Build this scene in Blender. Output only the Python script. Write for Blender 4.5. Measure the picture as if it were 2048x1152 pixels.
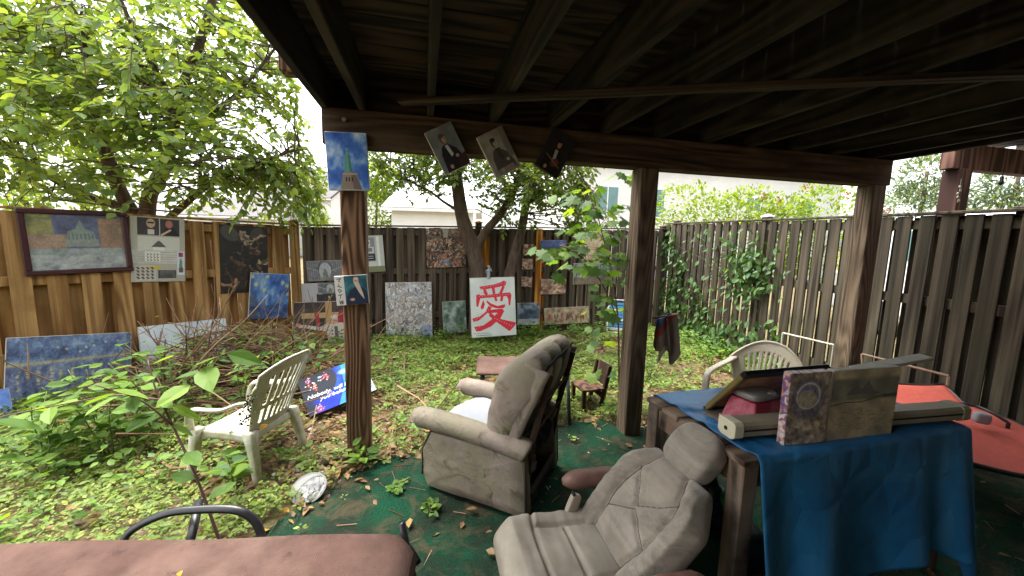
import bpy, bmesh, math, random
import numpy as np
from mathutils import Vector, Matrix, Euler

random.seed(11)
rng = np.random.default_rng(11)
S = bpy.context.scene
for _o in list(bpy.data.objects):
    bpy.data.objects.remove(_o)
COL = S.collection
R = math.radians

# ------------------------------------------------------------------ camera
EYE = Vector((0, 0, 1.55))
PITCH, ROLL, FPX = 7.2, 1.5, 770.0           # focal length in pixels of the 2048 px wide photograph
RC = Matrix.Rotation(R(90 - PITCH), 3, 'X') @ Matrix.Rotation(R(ROLL), 3, 'Z')
cam_d = bpy.data.cameras.new('camera')
cam_d.sensor_width = 36.0
cam_d.lens = FPX / 2048 * 36.0
cam_d.clip_start = 0.02
cam_d.clip_end = 600
cam = bpy.data.objects.new('camera', cam_d)
cam.matrix_world = Matrix.Translation(EYE) @ RC.to_4x4()
COL.objects.link(cam)
S.camera = cam

# ------------------------------------------------------------------ sky, sun, exposure
SUN_EL, SUN_AZ = 68.0, -62.0                 # degrees; azimuth measured from +Y towards +X
world = bpy.data.worlds.new('World')
S.world = world
world.use_nodes = True
wn = world.node_tree
bg = wn.nodes['Background']
sky = wn.nodes.new('ShaderNodeTexSky')
sky.sky_type = 'NISHITA'
sky.sun_disc = False
sky.sun_elevation = R(SUN_EL)
sky.sun_rotation = R(SUN_AZ)
sky.air_density = 1.0
sky.dust_density = 4.0
sky.ozone_density = 1.0
hs = wn.nodes.new('ShaderNodeHueSaturation')   # a white overcast: the same sky with its blue washed out
hs.inputs['Saturation'].default_value = 0.22
wn.links.new(sky.outputs[0], hs.inputs['Color'])
wn.links.new(hs.outputs[0], bg.inputs[0])
bg.inputs[1].default_value = 0.15
sun_d = bpy.data.lights.new('sun', 'SUN')
sun_d.energy = 1.5
sun_d.angle = R(40)
sun_d.color = (1.0, 0.96, 0.88)
sun = bpy.data.objects.new('sun', sun_d)
_d = Vector((math.sin(R(SUN_AZ)) * math.cos(R(SUN_EL)), math.cos(R(SUN_AZ)) * math.cos(R(SUN_EL)), math.sin(R(SUN_EL))))
sun.rotation_euler = _d.to_track_quat('Z', 'Y').to_euler()
sun.location = (0, 0, 12)
COL.objects.link(sun)
S.view_settings.view_transform = 'Standard'
S.view_settings.look = 'None'
S.view_settings.gamma = 1.0
S.view_settings.use_curve_mapping = False
S.view_settings.exposure = 2.4
try:
    S.cycles.max_bounces = 10
    S.cycles.diffuse_bounces = 5
    S.cycles.transparent_max_bounces = 8
    S.cycles.use_denoising = True
except Exception:
    pass

# ------------------------------------------------------------------ measuring the place
def ray(px, py):
    return RC @ Vector(((px - 1024) / FPX, (576 - py) / FPX, -1.0))
def gp(px, py, z=0.0):                          # point at height z
    d = ray(px, py); return EYE + d * ((z - EYE.z) / d.z)
def dp(px, py, y):                              # point at depth y
    d = ray(px, py); return EYE + d * (y / d.y)
def pp(px, py, P, Nn):                          # point on a plane
    d = ray(px, py); return EYE + d * ((P - EYE).dot(Nn) / d.dot(Nn))

TH = R(13.0)                                    # the deck, its beam and two fences stand at this angle
U = Vector((math.cos(TH), math.sin(TH), 0))
V = Vector((-math.sin(TH), math.cos(TH), 0))
def uv(u, v, z=0.0):
    return U * u + V * v + Vector((0, 0, z))

# ------------------------------------------------------------------ materials
def srgb(*c):
    if len(c) == 1: c = c[0]
    return tuple(((x / 255) / 12.92 if x / 255 <= 0.04045 else ((x / 255 + 0.055) / 1.055) ** 2.4) for x in c[:3]) + (1.0,)
def lin(*c):
    return (c[0], c[1], c[2], 1.0)
class NT:
    def __init__(s, name):
        s.m = bpy.data.materials.new(name); s.m.use_nodes = True
        s.t = s.m.node_tree; s.b = s.t.nodes['Principled BSDF']; s.out = s.t.nodes['Material Output']
    def n(s, typ, **kw):
        x = s.t.nodes.new('ShaderNode' + typ)
        for k, v in kw.items(): setattr(x, k, v)
        return x
    def l(s, a, b): s.t.links.new(a, b)
    def set(s, **kw):
        for k, v in kw.items(): s.b.inputs[k.replace('_', ' ')].default_value = v
    def coord(s, kind='Object', scale=(1, 1, 1), rand=0.0):
        tc = s.n('TexCoord'); mp = s.n('Mapping'); mp.inputs['Scale'].default_value = scale
        src = tc.outputs[kind]
        if rand:
            oi = s.n('ObjectInfo'); mu = s.n('Math', operation='MULTIPLY'); mu.inputs[1].default_value = rand
            s.l(oi.outputs['Random'], mu.inputs[0])
            cb = s.n('CombineXYZ')
            for i in range(3): s.l(mu.outputs[0], cb.inputs[i])
            va = s.n('VectorMath', operation='ADD'); s.l(src, va.inputs[0]); s.l(cb.outputs[0], va.inputs[1])
            src = va.outputs[0]
        s.l(src, mp.inputs['Vector']); return mp.outputs[0]
    def noise(s, vec, scale=5, detail=5, rough=0.6, dist=0.0):
        x = s.n('TexNoise'); x.inputs['Scale'].default_value = scale; x.inputs['Detail'].default_value = detail
        x.inputs['Roughness'].default_value = rough; x.inputs['Distortion'].default_value = dist
        if vec is not None: s.l(vec, x.inputs['Vector'])
        return x.outputs['Fac']
    def ramp(s, fac, stops):
        x = s.n('ValToRGB'); e = x.color_ramp.elements
        while len(e) < len(stops): e.new(0.5)
        for k, (p, c) in enumerate(stops): e[k].position = p; e[k].color = c
        s.l(fac, x.inputs[0]); return x.outputs[0]
    def mix(s, fac, a, b, blend='MIX'):
        x = s.n('MixRGB', blend_type=blend)
        for i, v in ((0, fac), (1, a), (2, b)):
            if hasattr(v, 'links'): s.l(v, x.inputs[i])
            else: x.inputs[i].default_value = v
        return x.outputs[0]
    def mrange(s, v, a, b, c, d):
        x = s.n('MapRange'); s.l(v, x.inputs[0])
        for i, q in enumerate((a, b, c, d)): x.inputs[i + 1].default_value = q
        return x.outputs[0]
    def val(s, col, fac):                      # multiply a colour by a scalar socket
        x = s.n('VectorMath', operation='SCALE'); s.l(col, x.inputs[0]); s.l(fac, x.inputs['Scale']); return x.outputs[0]
    def bump(s, h, strength=0.3, dist=0.01):
        x = s.n('Bump'); x.inputs['Strength'].default_value = strength; x.inputs['Distance'].default_value = dist
        s.l(h, x.inputs['Height']); s.l(x.outputs[0], s.b.inputs['Normal'])
    def base(s, col): s.l(col, s.b.inputs['Base Color'])

def wood(name, dark, light, axis=2, fine=26, along=1.6, rings=7.0, stain=None, rough=0.85, vary=0.25, ring_mix=0.5, bump=0.5):
    w = NT(name); sc = [fine] * 3; sc[axis] = along
    c = w.coord('Object', sc, 19.7)
    g = w.noise(c, 1.0, 8, 0.62)
    sc2 = [5.0] * 3; sc2[axis] = 0.55             # growth rings: contour lines of a stretched noise, with eyes and arches
    rn = w.noise(w.coord('Object', sc2, 7.3), 1.0, 1.5, 0.35)
    mu = w.n('Math', operation='MULTIPLY'); mu.inputs[1].default_value = rings * 6.0; w.l(rn, mu.inputs[0])
    sn_ = w.n('Math', operation='SINE'); w.l(mu.outputs[0], sn_.inputs[0]); rg_ = w.mrange(sn_.outputs[0], -1, 1, 0, 1)
    f = w.mix(ring_mix, g, rg_)
    f2 = w.mrange(f, 0.33, 0.67, 0, 1)
    col = w.ramp(f2, [(0.0, dark), (1.0, light)])
    if stain:
        sn = w.noise(w.coord('Object', (1, 1, 1), 31.0), 2.3, 5, 0.65)
        col = w.mix(w.mrange(sn, 0.48, 0.72, 0, 0.8), col, stain)
    oi = w.n('ObjectInfo')
    col = w.val(col, w.mrange(oi.outputs['Random'], 0, 1, 1 - vary, 1 + vary))
    w.base(col); w.set(Roughness=rough); w.b.inputs['Specular IOR Level'].default_value = 0.25
    w.bump(f2, bump, 0.003)
    return w.m

def plain(name, col, rough=0.6, var=0.12, scale=9, metal=0.0, bump=0.15, spec=0.4, dirt=None, dirt_amt=0.5, dirt_scale=4.0):
    w = NT(name); c = w.coord('Object', (1, 1, 1), 5.3)
    f = w.noise(c, scale, 6, 0.65)
    dk = tuple(x * (1 - var * 1.6) for x in col[:3]) + (1,); lt = tuple(min(1, x * (1 + var)) for x in col[:3]) + (1,)
    cl = w.ramp(f, [(0.3, dk), (0.7, lt)])
    if dirt:
        d = w.noise(c, dirt_scale, 7, 0.7, 0.4)
        cl = w.mix(w.mrange(d, 0.45, 0.7, 0, dirt_amt), cl, dirt)
    w.base(cl); w.set(Roughness=rough, Metallic=metal); w.b.inputs['Specular IOR Level'].default_value = spec
    if bump: w.bump(w.noise(c, scale * 5, 4, 0.6), bump, 0.004)
    return w.m

def leafmat(name, cols, trans=0.45, rough=0.55, spec=0.35):
    w = NT(name)
    g = w.n('NewGeometry'); oi = w.n('ObjectInfo')
    ad = w.n('Math', operation='ADD'); w.l(g.outputs['Random Per Island'], ad.inputs[0]); w.l(oi.outputs['Random'], ad.inputs[1])
    fr = w.n('Math', operation='FRACT'); w.l(ad.outputs[0], fr.inputs[0])
    n = len(cols)
    col = w.ramp(fr.outputs[0], [(i / max(1, n - 1), c) for i, c in enumerate(cols)])
    w.base(col); w.set(Roughness=rough); w.b.inputs['Specular IOR Level'].default_value = spec
    tr = w.n('BsdfTranslucent')
    bright = w.mix(1.0, col, (1.5, 1.35, 0.55, 1), 'MULTIPLY'); w.l(bright, tr.inputs['Color'])
    ms = w.n('MixShader'); ms.inputs[0].default_value = trans
    w.l(w.b.outputs[0], ms.inputs[1]); w.l(tr.outputs[0], ms.inputs[2]); w.l(ms.outputs[0], w.out.inputs['Surface'])
    return w.m

# ------------------------------------------------------------------ objects
def tag(o, label=None, cat=None, group=None, kind=None):
    if label: o['label'] = label
    if cat: o['category'] = cat
    if group: o['group'] = group
    if kind: o['kind'] = kind
    return o
def link(name, data, parent=None):
    o = bpy.data.objects.new(name, data); COL.objects.link(o)
    if parent is not None: o.parent = parent
    return o
def thing(name, label, cat, loc=(0, 0, 0), rotz=0.0, group=None, M=None):
    o = bpy.data.objects.new(name, None); COL.objects.link(o); o.empty_display_size = 0.05
    if M is not None: o.matrix_world = M
    else: o.location = loc; o.rotation_euler = (0, 0, rotz)
    return tag(o, label, cat, group)
class MB:
    def __init__(s): s.v = []; s.f = []
    def add(s, vs, fs):
        k = len(s.v); s.v += [tuple(p) for p in vs]; s.f += [tuple(i + k for i in f) for f in fs]; return s
    def box(s, c, d, rot=None):
        c = Vector(c); pts = []
        for x in (-.5, .5):
            for y in (-.5, .5):
                for z in (-.5, .5):
                    p = Vector((x * d[0], y * d[1], z * d[2]))
                    if rot is not None: p = rot @ p
                    pts.append(c + p)
        return s.add(pts, [(0, 1, 3, 2), (4, 6, 7, 5), (0, 4, 5, 1), (2, 3, 7, 6), (0, 2, 6, 4), (1, 5, 7, 3)])
    def sweep(s, pts, a, b=None, n=8, up=(0, 0, 1), caps=True, power=1.0):
        pts = [Vector(p) for p in pts]; m = len(pts)
        if b is None: b = a
        A = a if hasattr(a, '__len__') else [a] * m
        B = b if hasattr(b, '__len__') else [b] * m
        up = Vector(up); vs = []; prev = None
        for i, p in enumerate(pts):
            t = (pts[min(i + 1, m - 1)] - pts[max(i - 1, 0)]).normalized()
            ref = prev if prev is not None else up
            side = t.cross(ref)
            if side.length < 1e-4: side = t.cross(Vector((1, 0.01, 0)))
            side.normalize(); nn = side.cross(t).normalized(); prev = nn
            for k in range(n):
                an = 2 * math.pi * k / n; ca, sa = math.cos(an), math.sin(an)
                ca = math.copysign(abs(ca) ** power, ca); sa = math.copysign(abs(sa) ** power, sa)
                vs.append(p + side * (ca * A[i]) + nn * (sa * B[i]))
        fs = [(i * n + k, i * n + (k + 1) % n, (i + 1) * n + (k + 1) % n, (i + 1) * n + k) for i in range(m - 1) for k in range(n)]
        if caps: fs += [tuple(range(n - 1, -1, -1)), tuple((m - 1) * n + k for k in range(n))]
        return s.add(vs, fs)
    def grid(s, fn, nu, nv, skip=None, wrap=False):
        vs = [fn(i / (nu - 1), j / (nv - 1)) for j in range(nv) for i in range(nu)]
        fs = []
        for j in range(nv - 1):
            for i in range(nu - 1):
                if skip and skip((i + .5) / (nu - 1), (j + .5) / (nv - 1)): continue
                fs.append((j * nu + i, j * nu + i + 1, (j + 1) * nu + i + 1, (j + 1) * nu + i))
        return s.add(vs, fs)
    def loft(s, rings, caps=True):
        n = len(rings[0]); vs = [p for r in rings for p in r]; m = len(rings)
        fs = [(i * n + k, i * n + (k + 1) % n, (i + 1) * n + (k + 1) % n, (i + 1) * n + k) for i in range(m - 1) for k in range(n)]
        if caps: fs += [tuple(range(n - 1, -1, -1)), tuple((m - 1) * n + k for k in range(n))]
        return s.add(vs, fs)
    def mesh(s, name, mat=None, smooth=False, bevel=0.0, seg=1):
        me = bpy.data.meshes.new(name); me.from_pydata([tuple(p) for p in s.v], [], s.f); me.update()
        if bevel:
            bm = bmesh.new(); bm.from_mesh(me)
            bmesh.ops.remove_doubles(bm, verts=bm.verts, dist=1e-5)
            bmesh.ops.bevel(bm, geom=list(bm.edges), offset=bevel, segments=seg, affect='EDGES', profile=0.5, clamp_overlap=True)
            bm.to_mesh(me); bm.free()
        bm = bmesh.new(); bm.from_mesh(me); bmesh.ops.recalc_face_normals(bm, faces=bm.faces); bm.to_mesh(me); bm.free()
        if smooth: me.polygons.foreach_set('use_smooth', [True] * len(me.polygons))
        if mat is not None: me.materials.append(mat)
        return me
    def build(s, name, mat, parent=None, smooth=False, bevel=0.0, seg=1, solid=0.0, sub=0, off=0.0):
        o = link(name, s.mesh(name, mat, smooth, bevel, seg), parent)
        if solid:
            q = o.modifiers.new('thickness', 'SOLIDIFY'); q.thickness = solid; q.offset = off
        if sub:
            q = o.modifiers.new('smooth', 'SUBSURF'); q.levels = sub; q.render_levels = sub
        return o
_boxes = {}
def board(name, size, mat, parent, loc, rot=None, bevel=0.003):
    """A board or timber of its own; alike ones share mesh data."""
    key = (name, tuple(round(x, 3) for x in size), mat.name)
    if key not in _boxes: _boxes[key] = MB().box((0, 0, 0), size).mesh(name, mat, False, bevel)
    o = link(name, _boxes[key], parent); o.location = loc
    if rot is not None: o.rotation_euler = rot
    return o
def pillow(c, d, n=10, p=0.45, fn=None):
    """Rounded box: a subdivided cube drawn towards a superellipsoid."""
    vs = []; fs = []
    def face(o, a, b):
        k = len(vs)
        for j in range(n + 1):
            for i in range(n + 1):
                q = o + a * (2 * i / n - 1) + b * (2 * j / n - 1)
                r = (abs(q.x) ** (1 / p) + abs(q.y) ** (1 / p) + abs(q.z) ** (1 / p)) ** p
                q = q / r
                if fn: q = fn(q)
                vs.append((c[0] + q.x * d[0] / 2, c[1] + q.y * d[1] / 2, c[2] + q.z * d[2] / 2))
        for j in range(n):
            for i in range(n):
                fs.append((k + j * (n + 1) + i, k + j * (n + 1) + i + 1, k + (j + 1) * (n + 1) + i + 1, k + (j + 1) * (n + 1) + i))
    X, Y, Z = Vector((1, 0, 0)), Vector((0, 1, 0)), Vector((0, 0, 1))
    face(X, Y, Z); face(-X, Z, Y); face(Y, Z, X); face(-Y, X, Z); face(Z, X, Y); face(-Z, Y, X)
    return vs, fs
def weld(me, dist=1e-4):
    bm = bmesh.new(); bm.from_mesh(me); bmesh.ops.remove_doubles(bm, verts=bm.verts, dist=dist)
    bmesh.ops.recalc_face_normals(bm, faces=bm.faces); bm.to_mesh(me); bm.free()
    me.polygons.foreach_set('use_smooth', [True] * len(me.polygons)); me.update()
def cushion(name, mat, parent, c, d, n=12, p=0.4, fn=None):
    vs, fs = pillow((0, 0, 0), d, n, p, fn); o = MB().add(vs, fs).build(name, mat, parent); weld(o.data); o.location = c
    return o
def lathe(prof, n=14, c=(0, 0, 0)):
    m = MB(); m.loft([[(c[0] + r * math.cos(2 * math.pi * k / n), c[1] + r * math.sin(2 * math.pi * k / n), c[2] + z) for k in range(n)] for r, z in prof]); return m
def bez(pts, n=12):
    """Catmull-Rom through the points."""
    P = [Vector(p) for p in pts]; P = [P[0] * 2 - P[1]] + P + [P[-1] * 2 - P[-2]]; out = []
    for i in range(1, len(P) - 2):
        for k in range(n):
            t = k / n
            out.append(0.5 * ((2 * P[i]) + (P[i + 1] - P[i - 1]) * t + (2 * P[i - 1] - 5 * P[i] + 4 * P[i + 1] - P[i + 2]) * t * t + (3 * P[i] - P[i - 1] - 3 * P[i + 1] + P[i + 2]) * t ** 3))
    out.append(P[-2]); return out
def lerp(a, b, t): return a + (b - a) * t
def clamp(x, a=0., b=1.): return max(a, min(b, x))
def sstep(a, b, x):
    t = clamp((x - a) / (b - a)); return t * t * (3 - 2 * t)
# ================================================================== THE SETTING
M = {}
M['fence_new'] = wood('honey_cedar', srgb(104, 74, 40), srgb(178, 140, 90), fine=30, along=1.2, stain=srgb(112, 78, 40), vary=0.16, ring_mix=0.22)
M['fence_orange'] = wood('orange_new_board', srgb(150, 92, 34), srgb(214, 150, 70), fine=30, along=1.2, vary=0.1)
M['fence_old'] = wood('weathered_brown', srgb(50, 42, 36), srgb(104, 90, 76), fine=34, along=1.0, stain=srgb(70, 68, 50), vary=0.2, ring_mix=0.18)
M['fence_grey'] = wood('weathered_grey', srgb(58, 50, 42), srgb(118, 104, 88), fine=34, along=1.0, stain=srgb(84, 84, 64), vary=0.22, ring_mix=0.18)
M['fence_right'] = wood('weathered_shade_darkened', srgb(38, 33, 27), srgb(92, 82, 68), fine=34, along=1.0, stain=srgb(62, 60, 44), vary=0.25, ring_mix=0.18)  # weathered fence wood toned down: the shaded, backlit look is in its colour
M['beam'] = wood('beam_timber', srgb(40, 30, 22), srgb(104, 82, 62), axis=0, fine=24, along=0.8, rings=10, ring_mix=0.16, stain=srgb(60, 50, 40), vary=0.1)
M['deck_z'] = wood('deck_timber_upright', srgb(66, 46, 33), srgb(134, 102, 76), fine=30, along=0.7, rings=20, ring_mix=0.38, stain=srgb(92, 74, 58), vary=0.06, bump=0.7)
M['post_right'] = wood('deck_post_grey', srgb(66, 54, 43), srgb(126, 108, 89), fine=32, along=0.7, rings=18, ring_mix=0.2, stain=srgb(82, 72, 58), vary=0.08, bump=0.6)
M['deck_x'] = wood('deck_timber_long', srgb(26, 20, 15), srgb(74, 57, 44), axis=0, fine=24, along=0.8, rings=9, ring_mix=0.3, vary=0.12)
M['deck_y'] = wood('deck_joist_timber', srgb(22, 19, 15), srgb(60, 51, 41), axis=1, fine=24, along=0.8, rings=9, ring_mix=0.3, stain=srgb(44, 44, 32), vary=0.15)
M['red_post'] = wood('red_stained_timber', srgb(64, 44, 38), srgb(112, 82, 70), fine=24, along=0.9, vary=0.1)
M['tarnish'] = plain('galvanised_nail', lin(0.35, 0.34, 0.32), 0.4, metal=0.9)

# ---- ground: one sheet to the horizon, finer in the yard
g = NT('soil_and_litter')
c = g.coord('Object', (1, 1, 1))
n1 = g.noise(c, 1.3, 6, 0.65); n2 = g.noise(c, 26, 8, 0.7); n3 = g.noise(c, 7, 6, 0.7, 0.8)
soil = g.ramp(n2, [(0.30, srgb(44, 34, 24)), (0.5, srgb(96, 76, 54)), (0.72, srgb(150, 124, 90))])
moss = g.ramp(n2, [(0.3, srgb(40, 48, 18)), (0.7, srgb(110, 118, 52))])
colr = g.mix(g.mrange(n1, 0.42, 0.6, 0, 0.7), soil, moss)
colr = g.mix(g.mrange(n3, 0.56, 0.7, 0, 0.8), colr, srgb(104, 74, 46))
g.base(colr); g.set(Roughness=0.95); g.bump(n2, 0.9, 0.02)
M['soil'] = g.m
def gz(x, y):
    """Height of the yard's uneven ground."""
    return 0.018 * math.sin(x * 2.1 + 0.7) * math.sin(y * 1.7 + 1.1) + 0.010 * math.sin(x * 5.3 + y * 3.1)
def gvert(a, b):
    def axis(t):
        t = t * 2 - 1
        return 9 * t + 240 * (abs(t) ** 7) * (1 if t > 0 else -1)
    x, y = axis(a), 3.5 + axis(b)
    k = 1.0 - sstep(6, 10, math.hypot(x, y - 3.5))
    return (x, y, gz(x, y) * k - 0.012)
m = MB(); m.grid(gvert, 150, 150)
tag(m.build('ground', M['soil'], None, True), 'bare brown soil with leaf litter under the whole yard', None, None, 'structure')

# ---- green outdoor carpet under the deck
g = NT('green_outdoor_carpet')
c = g.coord('Object', (1, 1, 1))
n1 = g.noise(c, 2.0, 7, 0.7, 0.5); n2 = g.noise(c, 90, 4, 0.7); n3 = g.noise(c, 6.5, 8, 0.75, 0.6)
gr = g.ramp(n2, [(0.3, srgb(6, 44, 29)), (0.7, srgb(20, 78, 54))])
colr = g.mix(g.mrange(n1, 0.38, 0.60, 0, 0.92), gr, srgb(30, 36, 28))
colr = g.mix(g.mrange(n3, 0.50, 0.64, 0, 0.9), colr, srgb(70, 62, 46))
g.base(colr); g.set(Roughness=0.97); g.bump(n2, 0.8, 0.012); g.b.inputs['Specular IOR Level'].default_value = 0.15
M['carpet'] = g.m
front_edge = [gp(*p) for p in ((455, 1110), (560, 1050), (660, 985), (760, 915), (850, 915), (960, 880), (1060, 858), (1160, 846), (1250, 846), (1330, 838), (1400, 815))]
front_edge = [Vector((-2.3, 0.9, 0)), Vector((-1.6, 1.5, 0))] + [p for p in front_edge] + [uv(2.6, 2.95), uv(3.4, 2.9), uv(4.3, 2.95)]
fe = bez(front_edge, 6)
back_edge = [Vector((lerp(-2.6, uv(4.3, -1.6).x, i / (len(fe) - 1)), lerp(-1.0, uv(4.3, -1.6).y, i / (len(fe) - 1)), 0)) for i in range(len(fe))]
m = MB(); NB = 44
vs = []
for i in range(len(fe)):
    for j in range(NB):
        t = j / (NB - 1); p = fe[i].lerp(back_edge[i], t ** 1.3)
        jig = 0.035 * math.sin(i * 1.9) * (1 - t) ** 6
        wr = 0.010 * max(0, math.sin(p.x * 7 + p.y * 3 + 2 * math.sin(p.y * 2.2))) ** 3
        vs.append((p.x + jig, p.y + jig, max(gz(p.x, p.y), -0.012) + 0.004 + wr))
fs = [(i * NB + j, (i + 1) * NB + j, (i + 1) * NB + j + 1, i * NB + j + 1) for i in range(len(fe) - 1) for j in range(NB - 1)]
m.add(vs, fs)
tag(m.build('carpet', M['carpet'], None, True, solid=0.006, off=1.0), 'worn green outdoor carpet spread on the ground under the deck', 'carpet')
from mathutils.geometry import intersect_point_line
def carpet_side(x, y):
    """positive = on the carpet side of its front edge (metres, rough)."""
    best = 1e9; s = 0
    for k in range(0, len(fe) - 1):
        a, b = fe[k], fe[k + 1]
        ab = b - a; t = clamp(((x - a.x) * ab.x + (y - a.y) * ab.y) / max(1e-9, ab.x ** 2 + ab.y ** 2))
        dx, dy = x - a.x - ab.x * t, y - a.y - ab.y * t; d = dx * dx + dy * dy
        if d < best: best = d; s = -1 if (ab.x * dy - ab.y * dx) > 0 else 1
    return s * math.sqrt(best)

# ---- the deck overhead
BB, BT = 2.10, 2.315                    # beam bottom and top
PV = 2.70                               # its line
deck = thing('deck', 'dark raised timber deck overhead on a beam and three posts', 'deck', (0, 0, 0), TH)
for pu, mt in ((-0.437, M['deck_z']), (1.634, M['post_right']), (3.86, M['post_right'])):
    o = board('post', (0.145, 0.145, BB + 0.02), mt, deck, (pu, PV, (BB - 0.02) / 2), bevel=0.008)
    o.data = o.data.copy()
BEAM_L = (Matrix.Rotation(-TH, 3, 'Z') @ pp(1785, 340, uv(0, PV - .07), V)).x + 0.60
for k in range(3):
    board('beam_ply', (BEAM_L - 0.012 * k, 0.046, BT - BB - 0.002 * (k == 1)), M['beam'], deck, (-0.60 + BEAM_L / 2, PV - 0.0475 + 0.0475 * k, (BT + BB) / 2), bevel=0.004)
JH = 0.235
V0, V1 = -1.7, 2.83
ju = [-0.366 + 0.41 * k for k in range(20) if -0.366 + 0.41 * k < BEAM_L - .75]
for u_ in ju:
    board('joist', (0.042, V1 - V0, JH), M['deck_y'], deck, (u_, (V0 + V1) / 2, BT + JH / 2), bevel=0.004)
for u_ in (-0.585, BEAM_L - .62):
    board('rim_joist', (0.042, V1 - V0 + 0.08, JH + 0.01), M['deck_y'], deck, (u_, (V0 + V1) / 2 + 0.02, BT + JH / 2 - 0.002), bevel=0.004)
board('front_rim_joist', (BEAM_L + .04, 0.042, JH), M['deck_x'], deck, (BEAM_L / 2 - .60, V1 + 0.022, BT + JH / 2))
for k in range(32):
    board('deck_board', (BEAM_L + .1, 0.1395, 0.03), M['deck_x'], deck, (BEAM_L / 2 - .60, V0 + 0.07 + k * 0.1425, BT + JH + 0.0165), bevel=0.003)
# blocking between the joists over the beam
for k in range(len(ju) - 1):
    board('blocking', (0.365, 0.038, JH - 0.02), M['deck_x'], deck, ((ju[k] + ju[k + 1]) / 2, PV + 0.01 + 0.02 * (k % 2), BT + JH / 2 + 0.006))
# a long flat brace nailed slantwise under the joists
a_, b_ = gp(800, 205, BT - 0.012), gp(2120, 146, BT - 0.012)
q = Matrix.Rotation(-TH, 3, 'Z'); a_, b_ = q @ a_, q @ b_
o = board('diagonal_brace', ((b_ - a_).length, 0.075, 0.022), M['deck_x'], deck, (a_ + b_) / 2, (0, 0, math.atan2(b_.y - a_.y, b_.x - a_.x)))
# foot of a railing post bolted to the outside of the rim
p_ = q @ pp(585, 150, uv(-0.66, 0), U)
board('railing_post', (0.10, 0.10, 1.5), M['deck_z'], deck, (-0.660, p_.y, p_.z + 0.75), bevel=0.005)
# bolts through the beam end
for uu, zz in ((-0.47, BT - 0.07), (-0.36, BB + 0.06)):
    mm = MB().sweep([(uu, PV - 0.072, zz), (uu, PV - 0.086, zz)], 0.014, n=6); mm.build('bolt', M['tarnish'], deck)

# ---- fences
def fence(name, label, A, B, zA, zB, pitch, bw, posts, frontm, backm, railm, postm, rails=(0.28, 0.95, 1.0), seed=1, cap=True, capm=None, rt=0.038, t=0.018):
    rr = random.Random(seed)
    A = Vector((A.x, A.y, 0)); B = Vector((B.x, B.y, 0)); L = (B - A).length
    ang = math.atan2(B.y - A.y, B.x - A.x)
    yard = Vector((0, 3.2, 0)) - A; nrm = Vector((-math.sin(ang), math.cos(ang), 0)); so = -1 if nrm.dot(yard) > 0 else 1
    root = thing(name, label, 'fence', A, ang)
    h = lambda x: lerp(zA, zB, x / L)
    for side in (0, 1):
        x = bw / 2 + (pitch / 2 if side else 0)
        y = (-(rt + t) / 2 - 0.001) * so if side == 0 else ((rt + t) / 2 + 0.001) * so
        i = 0
        while x < L - bw / 2:
            zt = h(x) - (0.03 if cap else 0) - rr.uniform(0, 0.012); zb = -0.05 + rr.uniform(0, 0.03)
            mt = frontm(i, x / L) if side == 0 else backm(i, x / L)
            key = ('fence_board', name, mt.name)
            if key not in _boxes: _boxes[key] = MB().box((0, 0, 0), (bw, t, 1.0)).mesh('fence_board', mt, False, 0.002)
            o = link('fence_board', _boxes[key], root)
            o.location = (x + rr.uniform(-.004, .004), y, (zt + zb) / 2); o.scale = (1, 1, zt - zb); o.rotation_euler = (0, rr.uniform(-.006, .006), rr.uniform(-.02, .02))
            x += pitch; i += 1
    sl = math.atan2(zB - zA, L)
    for f in rails:
        zz0 = (zA * f if f < 1 else zA - 0.11); zz1 = (zB * f if f < 1 else zB - 0.11)
        o = board('rail', (L, rt, 0.085), railm, root, (L / 2, 0, (zz0 + zz1) / 2), (0, -math.atan2(zz1 - zz0, L), 0))
    if cap:
        board('cap_rail', (L + 0.02, rt + .06, 0.022), capm or railm, root, (L / 2, 0, (zA + zB) / 2 - 0.012), (0, -sl, 0))
    for pf, extra, cm in posts:
        x = pf * L
        board('fence_post', (0.09, 0.09, 2.05), postm, root, (x, (rt / 2 + .047) * so, h(x) + extra - 1.025))
        cp = MB(); w_ = 0.058
        cp.add([(-w_, -w_, 0), (w_, -w_, 0), (w_, w_, 0), (-w_, w_, 0), (-w_, -w_, .015), (w_, -w_, .015), (w_, w_, .015), (-w_, w_, .015), (0, 0, .045)],
               [(0, 3, 2, 1), (0, 1, 5, 4), (1, 2, 6, 5), (2, 3, 7, 6), (3, 0, 4, 7), (4, 5, 8), (5, 6, 8), (6, 7, 8), (7, 4, 8)])
        o = cp.build('post_cap', cm or postm, root); o.location = (x, (rt / 2 + .047) * so, h(x) + extra)
    return root, nrm * (-so)

LC = dp(600, 600, 5.4); LC.z = 0                   # left rear corner
L0 = dp(0, 600, 3.3); L0.z = 0
dirL = (L0 - LC).normalized(); LA = L0 + dirL * 2.2
zL0, zLC = dp(0, 410, L0.y).z, dp(600, 448, LC.y).z
zLA = zLC + (zL0 - zLC) * (LA - LC).length / (L0 - LC).length
RCn = dp(1326, 600, 7.2); RCn.z = 0                # right rear corner
zRb = dp(1290, 456, RCn.y).z
RA = uv(4.42, -0.4)
zR1 = dp(1328, 446, RCn.y).z; zR0 = 1.86
M['plastic_white_cap'] = plain('white_cap', lin(0.75, 0.75, 0.72), 0.5)
left_fence, NLn = fence('wooden_fence', 'newer honey coloured board fence along the left side of the yard', LC, LA, zLC, zLA, 0.215, 0.129,
    [(0.0, 0.02, None), (0.47, -0.02, None), (0.98, 0.0, None)], lambda i, f: M['fence_new'], lambda i, f: M['fence_new'], M['fence_new'], M['fence_new'], rails=(0.22, 0.62, 1.0), seed=2, rt=0.055)
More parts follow.
